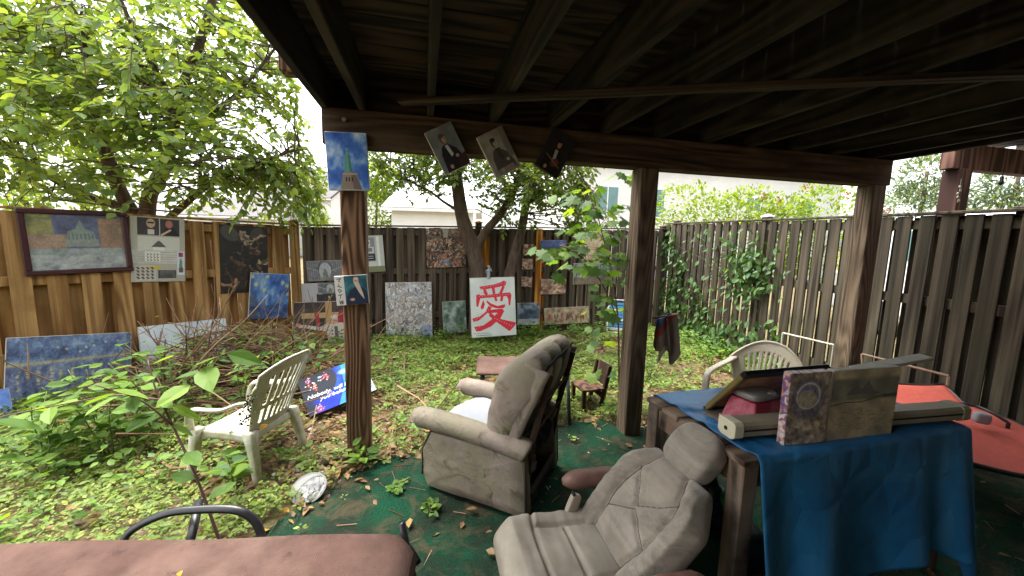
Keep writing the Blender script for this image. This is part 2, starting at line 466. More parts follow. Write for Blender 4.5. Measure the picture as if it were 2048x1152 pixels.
back_fence, NBn = fence('wooden_fence', 'old dark brown board fence across the back of the yard', LC + (RCn - LC).normalized() * 0.06, RCn, zLC, zRb, 0.158, 0.105,
    [(0.415, 0.05, M['fence_orange']), (0.99, 0.03, None)],
    lambda i, f: M['fence_orange'] if i in (16, 22) else (M['fence_old'] if f < 0.72 else M['fence_grey']),
    lambda i, f: M['fence_orange'] if i in (15, 16, 22) else M['fence_old'], M['fence_old'], M['fence_old'], rails=(0.20, 0.60, 1.0), seed=5)
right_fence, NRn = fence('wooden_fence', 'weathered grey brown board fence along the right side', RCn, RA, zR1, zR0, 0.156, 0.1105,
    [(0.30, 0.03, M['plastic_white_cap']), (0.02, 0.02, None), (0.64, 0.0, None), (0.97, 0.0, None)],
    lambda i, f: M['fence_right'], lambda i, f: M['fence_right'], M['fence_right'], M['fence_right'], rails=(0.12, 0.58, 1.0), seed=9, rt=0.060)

# ---- the house the deck hangs on, behind the camera
M['tan_siding'] = wood('tan_lap_siding', srgb(84, 74, 62), srgb(110, 98, 84), axis=0, fine=10, along=.5, ring_mix=.1, vary=.05)
hw = thing('house_wall', 'tan lap siding house wall the deck is fixed to', 'wall', (0, 0, 0), TH)
for k in range(28): board('siding_board', (12.0, .02, .185), M['tan_siding'], hw, (1.5, V0 - .06, .1 + k * .18), (R(-4), 0, 0))
MB().box((1.5, V0 - .12, 2.55), (12.0, .06, 5.1)).build('sheathing', M['tan_siding'], hw)
# ================================================================== PICTURES (flat prints: colour only, on real canvases)
def s2l(a):
    a = np.clip(a, 0, 1); return np.where(a <= 0.04045, a / 12.92, ((a + 0.055) / 1.055) ** 2.4)
class Cv:
    """A small canvas in plain numbers; x right, y down, both 0..1."""
    def __init__(s, w, h, bg):
        s.w, s.h = int(w * 1.5), int(h * 1.5); s.a = np.empty((s.h, s.w, 3)); s.a[:] = np.array(bg) / 255.0
        s.X, s.Y = np.meshgrid((np.arange(s.w) + .5) / s.w, (np.arange(s.h) + .5) / s.h); s.asp = s.h / s.w
        s.r = np.random.default_rng(int(w * 7 + h))
    def seed(s, k): s.r = np.random.default_rng(k); return s
    def vn(s, sx, sy, oct=4):
        out = np.zeros((s.h, s.w)); amp = 1.0; tot = 0
        for o in range(oct):
            gx, gy = max(2, int(sx * 2 ** o)), max(2, int(sy * 2 ** o)); G = s.r.random((gy + 2, gx + 2))
            x, y = s.X * gx, s.Y * gy; i, j = x.astype(int), y.astype(int); fx, fy = x - i, y - j
            fx, fy = fx * fx * (3 - 2 * fx), fy * fy * (3 - 2 * fy)
            out += amp * ((G[j, i] * (1 - fx) + G[j, i + 1] * fx) * (1 - fy) + (G[j + 1, i] * (1 - fx) + G[j + 1, i + 1] * fx) * fy)
            tot += amp; amp *= .55
        return out / tot
    def put(s, m, col, al=1.0):
        m = np.clip(m, 0, 1)[..., None] * al; s.a = s.a * (1 - m) + np.array(col) / 255.0 * m; return s
    def win(s, x0, y0, x1, y1):
        return slice(max(0, int(y0 * s.h) - 2), max(0, min(s.h, int(y1 * s.h) + 3))), slice(max(0, int(x0 * s.w) - 2), max(0, min(s.w, int(x1 * s.w) + 3)))
    def putw(s, w, m, col, al):
        m = np.clip(m, 0, 1)[..., None] * al; s.a[w] = s.a[w] * (1 - m) + np.array(col) / 255.0 * m; return s
    def ell(s, cx, cy, rx, ry, col, rot=0.0, al=1.0, soft=0.12):
        r = max(rx, ry * s.asp) * (1.1 + soft); w = s.win(cx - r, cy - r / s.asp, cx + r, cy + r / s.asp)
        dx, dy = s.X[w] - cx, (s.Y[w] - cy) * s.asp; c, q = math.cos(rot), math.sin(rot)
        d = np.hypot((dx * c + dy * q) / rx, (-dx * q + dy * c) / (ry * s.asp)); return s.putw(w, (1 - d) / soft + .5, col, al)
    def rect(s, x0, y0, x1, y1, col, al=1.0): return s.put(((s.X >= x0) & (s.X <= x1) & (s.Y >= y0) & (s.Y <= y1)).astype(float), col, al)
    def poly(s, pts, col, al=1.0):
        ins = np.zeros((s.h, s.w), bool); n = len(pts)
        for i in range(n):
            (x1, y1), (x2, y2) = pts[i], pts[(i + 1) % n]
            if y1 == y2: continue
            ins ^= ((s.Y < y1) != (s.Y < y2)) & (s.X < (x2 - x1) * (s.Y - y1) / (y2 - y1) + x1)
        return s.put(ins.astype(float), col, al)
    def line(s, pts, wid, col, al=1.0):
        for (x1, y1), (x2, y2) in zip(pts[:-1], pts[1:]):
            dx, dy = x2 - x1, (y2 - y1) * s.asp; L = max(1e-9, dx * dx + dy * dy)
            g = wid + 2 / s.w; w = s.win(min(x1, x2) - g, min(y1, y2) - g / s.asp, max(x1, x2) + g, max(y1, y2) + g / s.asp); X, Y = s.X[w], s.Y[w]
            t = np.clip(((X - x1) * dx + (Y - y1) * s.asp * dy) / L, 0, 1)
            d = np.hypot(X - x1 - t * dx, (Y - y1) * s.asp - t * dy); s.putw(w, (wid - d) / (0.5 / s.w) , col, al)
        return s
    def noise(s, sx, sy, stops, oct=4, m=None, al=1.0):
        v = s.vn(sx, sy, oct); lo, hi = v.min(), v.max(); v = (v - lo) / (hi - lo)
        P = [p for p, _ in stops]; cc = np.stack([np.interp(v, P, [c[k] / 255 for _, c in stops]) for k in range(3)], -1)
        mm = (np.ones_like(v) if m is None else np.clip(m, 0, 1))[..., None] * al; s.a = s.a * (1 - mm) + cc * mm; return s
    def band(s, y0, y1, soft=0.02): return np.clip((s.Y - y0) / soft, 0, 1) * np.clip((y1 - s.Y) / soft, 0, 1)
    def grain(s, amt=0.05):
        s.a = np.clip(s.a + (s.r.random((s.h, s.w, 1)) - .5) * 2 * amt, 0, 1); return s

pm = NT('printed_canvas')
at = pm.n('Attribute'); at.attribute_name = 'print'
tx = pm.noise(pm.coord('Object', (1, 1, 1)), 420, 2, 0.5)
pm.base(at.outputs['Color']); pm.set(Roughness=0.55); pm.bump(tx, 0.15, 0.001)
M['print'] = pm.m
pm = NT('glossy_print'); at = pm.n('Attribute'); at.attribute_name = 'print'; pm.base(at.outputs['Color']); pm.set(Roughness=0.16)
M['print_gloss'] = pm.m
pm.set(Roughness=0.38); pm.b.inputs['Specular IOR Level'].default_value = 0.3
pm = NT('matte_print'); at = pm.n('Attribute'); at.attribute_name = 'print'; pm.base(at.outputs['Color']); pm.set(Roughness=.6); pm.b.inputs['Specular IOR Level'].default_value = .12; M['print_matte'] = pm.m
M['canvas_edge'] = plain('canvas_edge', srgb(190, 184, 172), 0.8)
M['canvas_edge_dark'] = plain('canvas_edge_dark', srgb(52, 44, 40), 0.7)
M['canvas_edge_tan'] = plain('canvas_edge_tan', srgb(176, 142, 104), 0.8)

def print_face(cv, w, h, parent, mat=None, y=-0.0015, name='printed_face'):
    me = bpy.data.meshes.new(name); H, W = cv.h, cv.w
    xs = (np.arange(W) / (W - 1) - .5) * w; zs = (.5 - np.arange(H) / (H - 1)) * h
    co = np.zeros((H, W, 3)); co[..., 0] = xs[None, :]; co[..., 1] = y; co[..., 2] = zs[:, None]
    i = np.arange(H * W).reshape(H, W); q = np.stack([i[1:, :-1], i[1:, 1:], i[:-1, 1:], i[:-1, :-1]], -1).reshape(-1, 4)
    me.vertices.add(H * W); me.vertices.foreach_set('co', co.ravel())
    me.loops.add(q.size); me.loops.foreach_set('vertex_index', q.ravel().astype(np.int32))
    me.polygons.add(len(q)); me.polygons.foreach_set('loop_start', np.arange(0, q.size, 4, dtype=np.int32))
    me.update(); me.validate()
    ca = me.attributes.new('print', 'FLOAT_COLOR', 'POINT'); rgba = np.ones((H * W, 4), np.float32); rgba[:, :3] = s2l(cv.a).reshape(-1, 3) * 0.9
    ca.data.foreach_set('color', rgba.ravel()); me.materials.append(mat or M['print'])
    return link(name, me, parent)

def frame_of(corners, P, Nn):
    """Real rectangle (matrix, width, height) on the plane through P facing Nn (towards the yard)."""
    q = [pp(x, y, P, Nn) for x, y in corners]
    ex = ((q[1] - q[0]) + (q[2] - q[3])).normalized(); Y = -Nn.normalized(); ez = ex.cross(Y).normalized(); ex = Y.cross(ez)
    w = ((q[1] - q[0]).length + (q[2] - q[3]).length) / 2; h = ((q[3] - q[0]).length + (q[2] - q[1]).length) / 2
    cc = (q[0] + q[1] + q[2] + q[3]) / 4
    return Matrix((ex, Y, ez)).transposed().to_4x4(), cc, w, h
def picture(name, label, cat, corners, plane, cv, th=0.022, edge=None, gloss=False, group=None):
    Mr, cc, w, h = frame_of(corners, *plane)
    m_ = MB().box((0, th / 2, 0), (w, th, h))
    o = m_.build(name, edge or M['canvas_edge'], None, False, 0.0025)
    o.matrix_world = Matrix.Translation(cc) @ Mr
    tag(o, label, cat, group)
    print_face(cv, w * 0.985, h * 0.985, o, M['print_gloss'] if gloss else M['print'])
    return o, w, h
def plane_on(P, Nn, off): return (P + Nn * off, Nn)
def leaning(P, Nn, off, deg):
    """Plane whose foot is off metres in front of the fence, leaning back by deg."""
    n_ = (Nn * math.cos(R(deg)) + Vector((0, 0, math.sin(R(deg))))).normalized(); return (P + Nn * off, n_)
PL, PB, PR = L0, LC, RCn
fl = lambda off=0.055: plane_on(PL, NLn, off)
fb = lambda off=0.055: plane_on(PB, NBn, off)

# ---------- left fence
cv = Cv(150, 84, (60, 60, 80)).seed(3)
cv.noise(5, 4, [(0, (26, 28, 62)), (.5, (60, 66, 120)), (1, (110, 118, 140))], m=cv.band(-1, .62))
cv.noise(6, 9, [(0, (50, 60, 30)), (.5, (150, 140, 50)), (1, (190, 176, 80))], m=cv.band(-1, .6) * np.clip((.28 - cv.X) / .03, 0, 1))
cv.noise(7, 8, [(0, (90, 60, 44)), (.6, (170, 120, 90)), (1, (190, 150, 110))], m=cv.band(.36, .62) * np.clip((.4 - cv.X) / .03, 0, 1))
cv.noise(8, 9, [(0, (100, 74, 50)), (.5, (170, 110, 74)), (1, (196, 160, 110))], m=cv.band(.08, .62) * np.clip((cv.X - .7) / .03, 0, 1))
cv.poly([(.38, .5), (.40, .32), (.48, .28), (.53, .12), (.58, .28), (.66, .33), (.68, .5)], (120, 140, 128)); cv.rect(.36, .45, .70, .58, (150, 160, 140), .8)
for k in range(7): cv.rect(.40 + k * .04, .36, .415 + k * .04, .46, (60, 74, 84), .8)
cv.noise(12, 14, [(0, (90, 98, 110)), (.5, (170, 178, 178)), (1, (226, 230, 224))], m=cv.band(.6, 2)); cv.noise(9, 5, [(0, (80, 110, 96)), (1, (190, 200, 196))], m=cv.band(.6, .72), al=.6)
cv.noise(40, 24, [(0, (40, 40, 50)), (.5, (130, 126, 120)), (1, (220, 216, 206))], 3, al=.22); cv.a = cv.a * .68 + np.array([.58, .60, .60]) * .32; cv.grain(.05)
o, w, h = picture('framed_picture', 'large maroon framed landscape collage hung high on honey fence', 'picture', [(40, 421), (250, 428), (257, 538), (56, 547)], fl(), cv, gloss=True)
M['maroon'] = plain('maroon_frame', srgb(62, 30, 34), 0.35, spec=0.5)
for (lx, lz, sx, sz) in ((0, h / 2, w + .05, .045), (0, -h / 2, w + .05, .045), (-w / 2, 0, .045, h - .045), (w / 2, 0, .045, h - .045)):
    board('frame_moulding', (sx, .04, sz), M['maroon'], o, (lx, -0.004, lz), bevel=.008)

cv = Cv(84, 104, (176, 172, 158)).seed(5)
cv.rect(.12, .02, .9, .28, (54, 50, 48)); cv.ell(.36, .10, .08, .07, (196, 160, 130)); cv.rect(.30, .075, .42, .10, (30, 26, 26)); cv.poly([(.22, .28), (.28, .17), (.46, .17), (.5, .28)], (60, 58, 66)); cv.rect(.3, .19, .42, .27, (206, 200, 190))
cv.poly([(.55, .28), (.66, .14), (.8, .15), (.9, .28)], (24, 24, 26)); cv.ell(.7, .1, .07, .06, (180, 110, 96)); cv.line([(.52, .02), (.52, .28)], .01, (220, 216, 206)); cv.line([(.56, .27), (.72, .19)], .02, (206, 180, 150))
cv.rect(.12, .30, .9, .72, (206, 204, 192)); cv.noise(3, 8, [(0, (150, 150, 140)), (1, (216, 214, 204))], m=cv.band(.5, .72), al=.8)
cv.poly([(.36, .46), (.46, .38), (.5, .36), (.54, .38), (.64, .46)], (86, 88, 90)); cv.rect(.4, .46, .6, .51, (226, 224, 216))
for k in range(5): cv.line([(.12, .55 + k * .03), (.9, .54 + k * .04)], .006, (140, 138, 130))
cv.rect(.24, .53, .52, .69, (222, 220, 208))
for a in range(4):
    for b in range(3): cv.line([(.28 + a * .06, .56 + b * .045), (.31 + a * .06, .58 + b * .045), (.28 + a * .06, .59 + b * .045)], .007, (40, 38, 36))
cv.rect(.06, .75, .44, .98, (196, 190, 178)); cv.rect(.3, .76, .52, .80, (206, 186, 40)); cv.rect(.48, .82, .82, .95, (44, 46, 48)); cv.noise(10, 6, [(0, (40, 42, 44)), (1, (130, 130, 128))], m=((cv.X > .5) & (cv.X < .8) & (cv.Y > .83) & (cv.Y < .94)).astype(float))
for a in range(4):
    for b in range(4): cv.line([(.09 + a * .085, .78 + b * .05), (.14 + a * .085, .80 + b * .05)], .011, (46, 40, 38)); cv.line([(.12 + a * .085, .775 + b * .05), (.11 + a * .085, .81 + b * .05)], .009, (60, 40, 38))
cv.rect(.84, .52, .985, .90, (206, 214, 222)); cv.rect(.87, .54, .96, .61, (176, 60, 60)); cv.rect(.87, .54, .91, .575, (50, 60, 110)); cv.poly([(.88, .78), (.89, .66), (.92, .62), (.94, .67), (.95, .78)], (100, 140, 116)); cv.rect(.87, .78, .96, .86, (112, 80, 66))
cv.grain(.04)
picture('photo_collage_panel', 'grey photo collage panel with a white shrine photograph on honey fence', 'picture', [(262, 431), (369, 437), (371, 564), (260, 563)], fl(), cv)

cv = Cv(84, 112, (22, 18, 16)).seed(8)
cv.noise(5, 6, [(0, (14, 12, 12)), (.6, (34, 28, 24)), (1, (66, 52, 40))])
def fig(cv, x, y, s, col, a):
    """A loose knot of brush strokes, light on one side."""
    r = cv.r; px, py = x, y
    for k in range(4):
        a += r.normal() * .8; L = (.05 + .07 * r.random()) * s; q = .55 + .6 * r.random(); c = tuple(min(255, int(v * q)) for v in col)
        nx, ny = px + L * math.cos(a), py + L * math.sin(a) / cv.asp; cv.line([(px, py), (nx, ny)], (.010 + .016 * r.random()) * s, c)
        cv.line([(px, py - .006 * s), (nx, ny - .006 * s)], .006 * s, tuple(min(255, int(v * q + 34)) for v in col), .8)
        if r.random() < .5: px, py = nx, ny
    cv.ell(x, y - .02 * s, .018 * s, .018 * s / cv.asp, tuple(min(255, int(v * .9)) for v in col))
cv.ell(.2, .12, .2, .1, (92, 90, 86), .5, .8); cv.ell(.76, .11, .16, .09, (84, 80, 76), -.5, .8)
for x, y, s, c, a in ((.42, .12, 1.3, (206, 178, 146), .4), (.5, .28, 1.2, (214, 190, 160), -.9), (.62, .40, 1.4, (92, 60, 40), 1.2), (.22, .5, 1.2, (120, 86, 62), .2), (.36, .58, 1.0, (104, 70, 48), 1.0), (.8, .55, 1.3, (196, 168, 136), -.6), (.3, .84, 1.5, (206, 150, 120), .9), (.86, .72, 1.1, (180, 140, 110), 1.4), (.6, .62, 1.0, (150, 110, 84), -.2), (.7, .20, .8, (190, 160, 130), .1), (.12, .66, 1.0, (80, 56, 42), .6), (.5, .72, 1.1, (70, 48, 36), 2.0)):
    fig(cv, x, y, s * 1.2, c, a); fig(cv, x + .06, y + .03, s, tuple(int(v * .6) for v in c), a + 1); fig(cv, x - .05, y + .04, s * .8, tuple(int(v * .45) for v in c), a + 2)
cv.noise(22, 28, [(0, (8, 7, 7)), (.55, (30, 24, 20)), (1, (150, 120, 90))], 3, al=.15)
cv.grain(.035)
picture('canvas_painting', 'tall dark painting of crowded pale figures on honey fence', 'painting', [(438, 450), (534, 453), (538, 584), (442, 586)], fl(), cv, edge=M['canvas_edge_dark'])

cv = Cv(88, 96, (70, 100, 170)).seed(12)
cv.noise(5, 5, [(0, (30, 46, 104)), (.35, (62, 100, 178)), (.6, (110, 156, 210)), (.8, (170, 200, 222)), (1, (226, 224, 170))], 5)
cv.noise(14, 5, [(0, (28, 50, 110)), (.5, (70, 112, 182)), (1, (190, 210, 220))], al=.45)
for k in range(7): cv.ell(cv.r.random(), cv.r.random() * .6, .05, .045, (226, 220, 140), 0, .7, .8)
cv.noise(10, 12, [(0, (26, 36, 74)), (.6, (60, 92, 150)), (1, (120, 156, 196))], m=np.clip((cv.Y - .72 + .12 * cv.X) / .06, 0, 1), al=.85)
cv.put(np.clip((.34 - cv.X - .5 * np.abs(cv.Y - .8)) / .1, 0, 1) * cv.vn(5, 9), (46, 52, 64), .9); cv.grain(.05)
picture('canvas_painting', 'bright blue abstract canvas tilted in front of the dark painting', 'painting', [(491, 547), (570, 548), (584, 635), (507, 636)], fl(0.11), cv)

# leaning at the foot of the left fence
cv = Cv(150, 92, (70, 84, 120)).seed(15)
cv.noise(14, 8, [(0, (26, 34, 66)), (.45, (74, 96, 138)), (.75, (120, 146, 176)), (1, (186, 200, 206))], 4)
cv.noise(40, 5, [(0, (30, 36, 66)), (.6, (96, 100, 138)), (1, (176, 180, 190))], m=cv.band(.42, 2), al=.6)
for k in range(11): cv.put(np.exp(-((cv.X - .07 - k * .082 - .02 * cv.r.random() - .03 * (cv.vn(3, 26, 2) - .5)) / (.010 + .008 * cv.r.random())) ** 2) * cv.band(.42, .58 + .30 * cv.r.random(), .08) * np.clip(cv.vn(6, 40, 2) * 3 - .9, 0, 1), (226, 212, 140), .85)
cv.put(np.exp(-((cv.Y - .40 + .05 * cv.X) / .022) ** 2), (206, 176, 96), .8)
for k in range(7): cv.ell(.08 + .84 * cv.r.random(), .05 + .22 * cv.r.random(), .012, .018, (220, 214, 150), 0, .8, .9)
cv.noise(60, 36, [(0, (40, 46, 70)), (.5, (110, 124, 150)), (1, (196, 204, 206))], 2, al=.28)
cv.noise(12, 8, [(0, (110, 90, 70)), (.5, (176, 160, 120)), (1, (206, 196, 160))], m=np.clip((.22 - np.hypot((cv.X - .68) * .7, (cv.Y - .95))) / .05, 0, 1)); cv.grain(.06)
picture('canvas_painting', 'wide blue night river painting leaning low against honey fence', 'painting', [(0, 684), (252, 659), (272, 790), (18, 812)], leaning(PL, NLn, 0.30, 12), cv)
cv = Cv(70, 40, (190, 208, 220)).seed(16); cv.noise(4, 4, [(0, (190, 206, 214)), (.5, (214, 224, 228)), (1, (232, 236, 234))], 3); cv.grain(.02)
picture('canvas_painting', 'blank pale blue canvas leaning behind the pile of dead branches', 'painting', [(271, 657), (452, 634), (462, 730), (290, 758)], leaning(PL, NLn, 0.26, 12), cv)
cv = Cv(40, 40, (90, 130, 200)).seed(17); cv.noise(5, 5, [(0, (60, 96, 170)), (1, (150, 180, 224))]); cv.grain(.03)
picture('canvas_painting', 'plain blue canvas cut off at the left edge among weeds', 'painting', [(-130, 800), (10, 781), (36, 828), (-110, 870)], leaning(PL, NLn, 0.55, 28), cv)

# ---------- back fence, left of the post
def nave(cv, x0, y0, x1, y1):
    f = lambda a, b: (lerp(x0, x1, a), lerp(y0, y1, b))
    cv.rect(x0, y0, x1, y1, (128, 128, 132))
    for k in range(6):
        cv.line([f(.02 + k * .06, .0), f(.02 + k * .06, 1)], .009, (74, 76, 84)); cv.line([f(.98 - k * .06, .0), f(.98 - k * .06, 1)], .009, (82, 82, 88))
    cx, cy = f(.5, .5); cv.ell(cx, cy - .08 * (y1 - y0), .21 * (x1 - x0), .46 * (y1 - y0), (74, 80, 92)); cv.ell(cx, cy, .17 * (x1 - x0), .42 * (y1 - y0), (196, 200, 200)); cv.poly([f(.4, .98), f(.44, .6), f(.5, .35), f(.56, .6), f(.6, .98)], (120, 122, 110))
    cv.line([f(0, .3), f(.3, .5)], .012, (180, 180, 180)); cv.line([f(1, .3), f(.7, .5)], .012, (176, 176, 176)); cv.noise(14, 9, [(0, (50, 52, 56)), (1, (200, 200, 200))], m=((cv.X > x0) & (cv.X < x1) & (cv.Y > y0) & (cv.Y < y1)).astype(float), al=.3)
cv = Cv(80, 52, (120, 120, 124)).seed(20); nave(cv, 0, 0, 1, 1); cv.grain(.04)
picture('photo_print', 'grey church nave photograph with a bright arch on dark fence', 'picture', [(612, 523), (684, 520), (688, 560), (616, 563)], fb(), cv)
cv = Cv(80, 44, (70, 70, 74)).seed(21); nave(cv, .4, 0, 1, .62); cv.rect(.0, 0, .4, 1, (186, 182, 184)); cv.rect(.36, .58, 1, 1, (52, 50, 50)); cv.rect(.4, .54, .5, .6, (170, 170, 170)); cv.ell(.66, .76, .02, .06, (196, 180, 110)); cv.grain(.03)
picture('photo_print', 'half white half dark interior photograph just above the outstretched arms picture', 'picture', [(602, 568), (684, 565), (686, 602), (604, 604)], fb(), cv)
cv = Cv(110, 88, (66, 56, 54)).seed(22)
cv.noise(4, 4, [(0, (48, 42, 42)), (1, (84, 72, 68))]); cv.rect(.14, .24, 1, .36, (196, 160, 110)); cv.rect(.58, 0, .70, .5, (190, 150, 100)); cv.poly([(.38, .22), (.46, .22), (.47, .55), (.4, .52)], (186, 50, 64)); cv.poly([(.84, .22), (1, .14), (1, .55), (.78, .5)], (160, 44, 62))
cv.rect(.3, .68, .62, .9, (190, 110, 60)); cv.line([(.3, .88), (.62, .84)], .016, (40, 34, 32)); cv.rect(0, .92, .7, 1, (206, 190, 176))
cv.poly([(.06, .5), (.2, .5), (.46, .56), (.62, .5), (.84, .48), (1, .5), (1, 1), (.62, 1), (.60, .68), (.2, .57), (.08, .56)], (216, 204, 186)); cv.ell(.075, .50, .05, .04, (214, 150, 120)); cv.poly([(.74, .56), (.8, .56), (.84, 1), (.76, 1)], (110, 92, 92)); cv.ell(.745, .42, .07, .10, (222, 170, 140)); cv.ell(.74, .35, .065, .05, (226, 214, 204)); cv.rect(.72, .42, .80, .44, (120, 80, 70), .7)
for a in (.70, .88):
    for b in (.66, .74, .82): cv.ell(a, b, .016, .018, (60, 54, 54))
cv.grain(.03)
picture('photo_print', 'photograph of a white robed person with outstretched arms before a cross', 'picture', [(584, 606), (694, 601), (698, 690), (592, 696)], leaning(PB, NBn, 0.16, 6), cv)

# ---------- back fence, between the post and the tree
cv = Cv(44, 84, (190, 190, 184)).seed(24)
cv.rect(.08, .05, .58, .7, (128, 140, 140)); cv.rect(.66, .02, .8, .85, (226, 226, 220)); cv.rect(.12, .12, .36, .28, (220, 214, 206)); cv.rect(.16, .16, .32, .24, (110, 90, 84)); cv.rect(.06, .30, .52, .48, (206, 206, 202)); cv.rect(.12, .33, .44, .44, (120, 116, 110)); cv.rect(.04, .5, .56, .68, (32, 34, 52)); cv.line([(.14, .56), (.46, .56)], .02, (190, 190, 196)); cv.line([(.14, .62), (.46, .62)], .02, (190, 190, 196)); cv.rect(0, .84, 1, 1, (126, 130, 96)); cv.rect(.0, .72, .6, .84, (206, 204, 196)); cv.grain(.04)
picture('photo_print', 'narrow photograph of a window with notices beside the tall post', 'picture', [(727, 472), (766, 470), (770, 543), (727, 545)], fb(), cv)
def crowd(cv, cols, n, s, blue):
    cv.noise(6, 8, [(0, blue), (.6, tuple(int(c * .8 + 40) for c in blue)), (1, (200, 196, 190))], 3)
    cv.noise(26, 30, [(0, cols[3]), (.4, cols[1]), (.7, cols[0]), (1, cols[2])], 2, m=cv.vn(5, 6, 3) * 2.4 - .6, al=.8)
    for k in range(n):
        y = cv.r.random(); x = cv.r.random(); c = cols[int(cv.r.random() * len(cols))]; f = .7 + .5 * cv.r.random(); fig(cv, x, y, s * (.7 + .6 * cv.r.random()), tuple(min(255, int(q * f)) for q in c), cv.r.random() * 6.3)
cv = Cv(100, 96, (150, 160, 180)).seed(26)
crowd(cv, [(196, 150, 120), (170, 120, 92), (214, 186, 160), (70, 60, 56), (110, 70, 56)], 430, .75, (86, 98, 120))
cv.put(np.exp(-((np.hypot((cv.X - .22) * 1.0, cv.Y + .08) - .30) / .03) ** 2), (90, 96, 100), .8); cv.put(np.exp(-((np.hypot(cv.X - .80, cv.Y + .08) - .30) / .03) ** 2), (84, 90, 96), .8); cv.poly([(.42, 0), (.58, 0), (.54, .22), (.46, .22)], (186, 186, 170), .8); cv.rect(.36, .82, .6, .90, (96, 130, 176), .7); cv.grain(.06)
picture('canvas_painting', 'square crowd painting in flesh tones hung left of the tree trunk', 'painting', [(851, 458), (931, 457), (932, 534), (853, 536)], fb(), cv, edge=M['canvas_edge_dark'])
cv = Cv(110, 130, (200, 206, 220)).seed(28)
crowd(cv, [(226, 216, 206), (196, 176, 160), (240, 236, 230), (120, 106, 100), (176, 170, 170)], 560, .65, (166, 176, 206))
cv.put(np.exp(-((np.hypot((cv.X - .2), cv.Y + .02) - .26) / .02) ** 2), (180, 190, 206), .8); cv.put(np.exp(-((np.hypot(cv.X - .80, cv.Y + .02) - .26) / .02) ** 2), (176, 186, 206), .8)
cv.put(cv.band(.84, .94, .04) * np.clip((.3 - cv.X) / .2, 0, 1), (150, 176, 226), .8); cv.put(np.clip((.16 - np.hypot(cv.X - .86, cv.Y - .87)) / .1, 0, 1), (116, 140, 206), .8); cv.a = cv.a * .72 + .80 * .28; cv.grain(.06)
picture('canvas_painting', 'tall pale washed out crowd painting standing on the ground at back fence', 'painting', [(769, 567), (860, 562), (868, 678), (774, 680)], leaning(PB, NBn, 0.17, 6), cv)
cv = Cv(46, 58, (120, 140, 130)).seed(30); cv.noise(6, 7, [(0, (56, 76, 62)), (.45, (110, 134, 116)), (.75, (160, 176, 170)), (1, (214, 220, 216))], 5); cv.put(np.exp(-((cv.X - .42 - .08 * np.sin(cv.Y * 9)) / .09) ** 2) * cv.band(.12, .8, .1), (196, 204, 200), .7); cv.put(cv.band(.72, 2, .1), (150, 166, 164), .6); cv.grain(.05)
picture('canvas_painting', 'small grey green waterfall painting left of the red character panel', 'painting', [(884, 604), (930, 601), (935, 664), (888, 668)], leaning(PB, NBn, 0.14, 6), cv)

# the red character on white
cv = Cv(140, 176, (214, 220, 216)).seed(31); cv.noise(3, 4, [(0, (196, 206, 200)), (1, (226, 228, 222))], 3)
def z2(p):                                         # from the photograph's crop to the panel
    dx, dy = p[0] - 768, p[1] - 545; ax, ay, bx, by = 350, -25, 52, 455; D = ax * by - bx * ay
    return ((dx * by - bx * dy) / D, (ax * dy - ay * dx) / D)
RED = (216, 48, 66)
for st in ([(1036, 550), (1056, 562), (1052, 588), (1005, 602), (905, 624), (858, 628), (845, 606), (885, 600), (960, 584), (1010, 566)],
           [(876, 622), (896, 624), (918, 664), (902, 674), (884, 656)], [(942, 612), (966, 610), (976, 655), (956, 662)], [(1026, 592), (1048, 596), (1024, 662), (1004, 656)],
           [(826, 672), (852, 664), (862, 690), (848, 764), (834, 758)], [(848, 672), (900, 670), (1000, 654), (1092, 642), (1106, 664), (1102, 742), (1090, 748), (1082, 696), (1066, 672), (980, 684), (858, 697)],
           [(884, 708), (899, 740), (892, 774), (874, 782), (868, 762)], [(912, 710), (945, 733), (1000, 752), (1056, 737), (1064, 745), (1052, 768), (1000, 772), (945, 758), (910, 724)],
           [(962, 672), (984, 676), (998, 712), (980, 716)], [(1022, 664), (1042, 668), (1038, 716), (1016, 712)],
           [(928, 752), (957, 765), (932, 802), (862, 868), (820, 878), (810, 854), (868, 834), (908, 800)],
           [(922, 785), (1040, 772), (1058, 790), (1034, 842), (962, 912), (882, 948), (850, 952), (828, 918), (900, 904), (958, 860), (1002, 804), (930, 812)],
           [(936, 796), (980, 826), (1044, 856), (1162, 878), (1150, 908), (1112, 948), (1060, 914), (996, 874), (940, 832)]):
    cv.poly([z2(p) for p in st], RED)
for k in range(9): cv.ell(*z2((865 + k * 22, 618 - k * 6)), .008, .006, (244, 190, 190))
for k in range(11): cv.ell(*z2((850 + k * 23, 682 - k * 2.5)), .008, .006, (244, 190, 190))
for k in range(8): cv.ell(*z2((838 + k * 13, 862 - k * 11)), .008, .006, (244, 190, 190)); cv.ell(*z2((850 + k * 22, 932 - k * 17)), .008, .006, (244, 190, 190)); cv.ell(*z2((985 + k * 20, 850 + k * 8)), .009, .007, (244, 190, 190))
for k in range(12): cv.rect(.04 + k * .03, .93, .06 + k * .03, .942, (90, 90, 90), .8)
for k in range(10): cv.rect(.10 + k * .034, .965, .125 + k * .034, .98, (80, 80, 80), .8)
cv.grain(.015)
picture('character_panel', 'white panel with one large red brushed character leaning before the tree', 'sign', [(935, 558), (1024, 552), (1038, 671), (948, 674)], leaning(PB, NBn, 0.80, 8), cv)

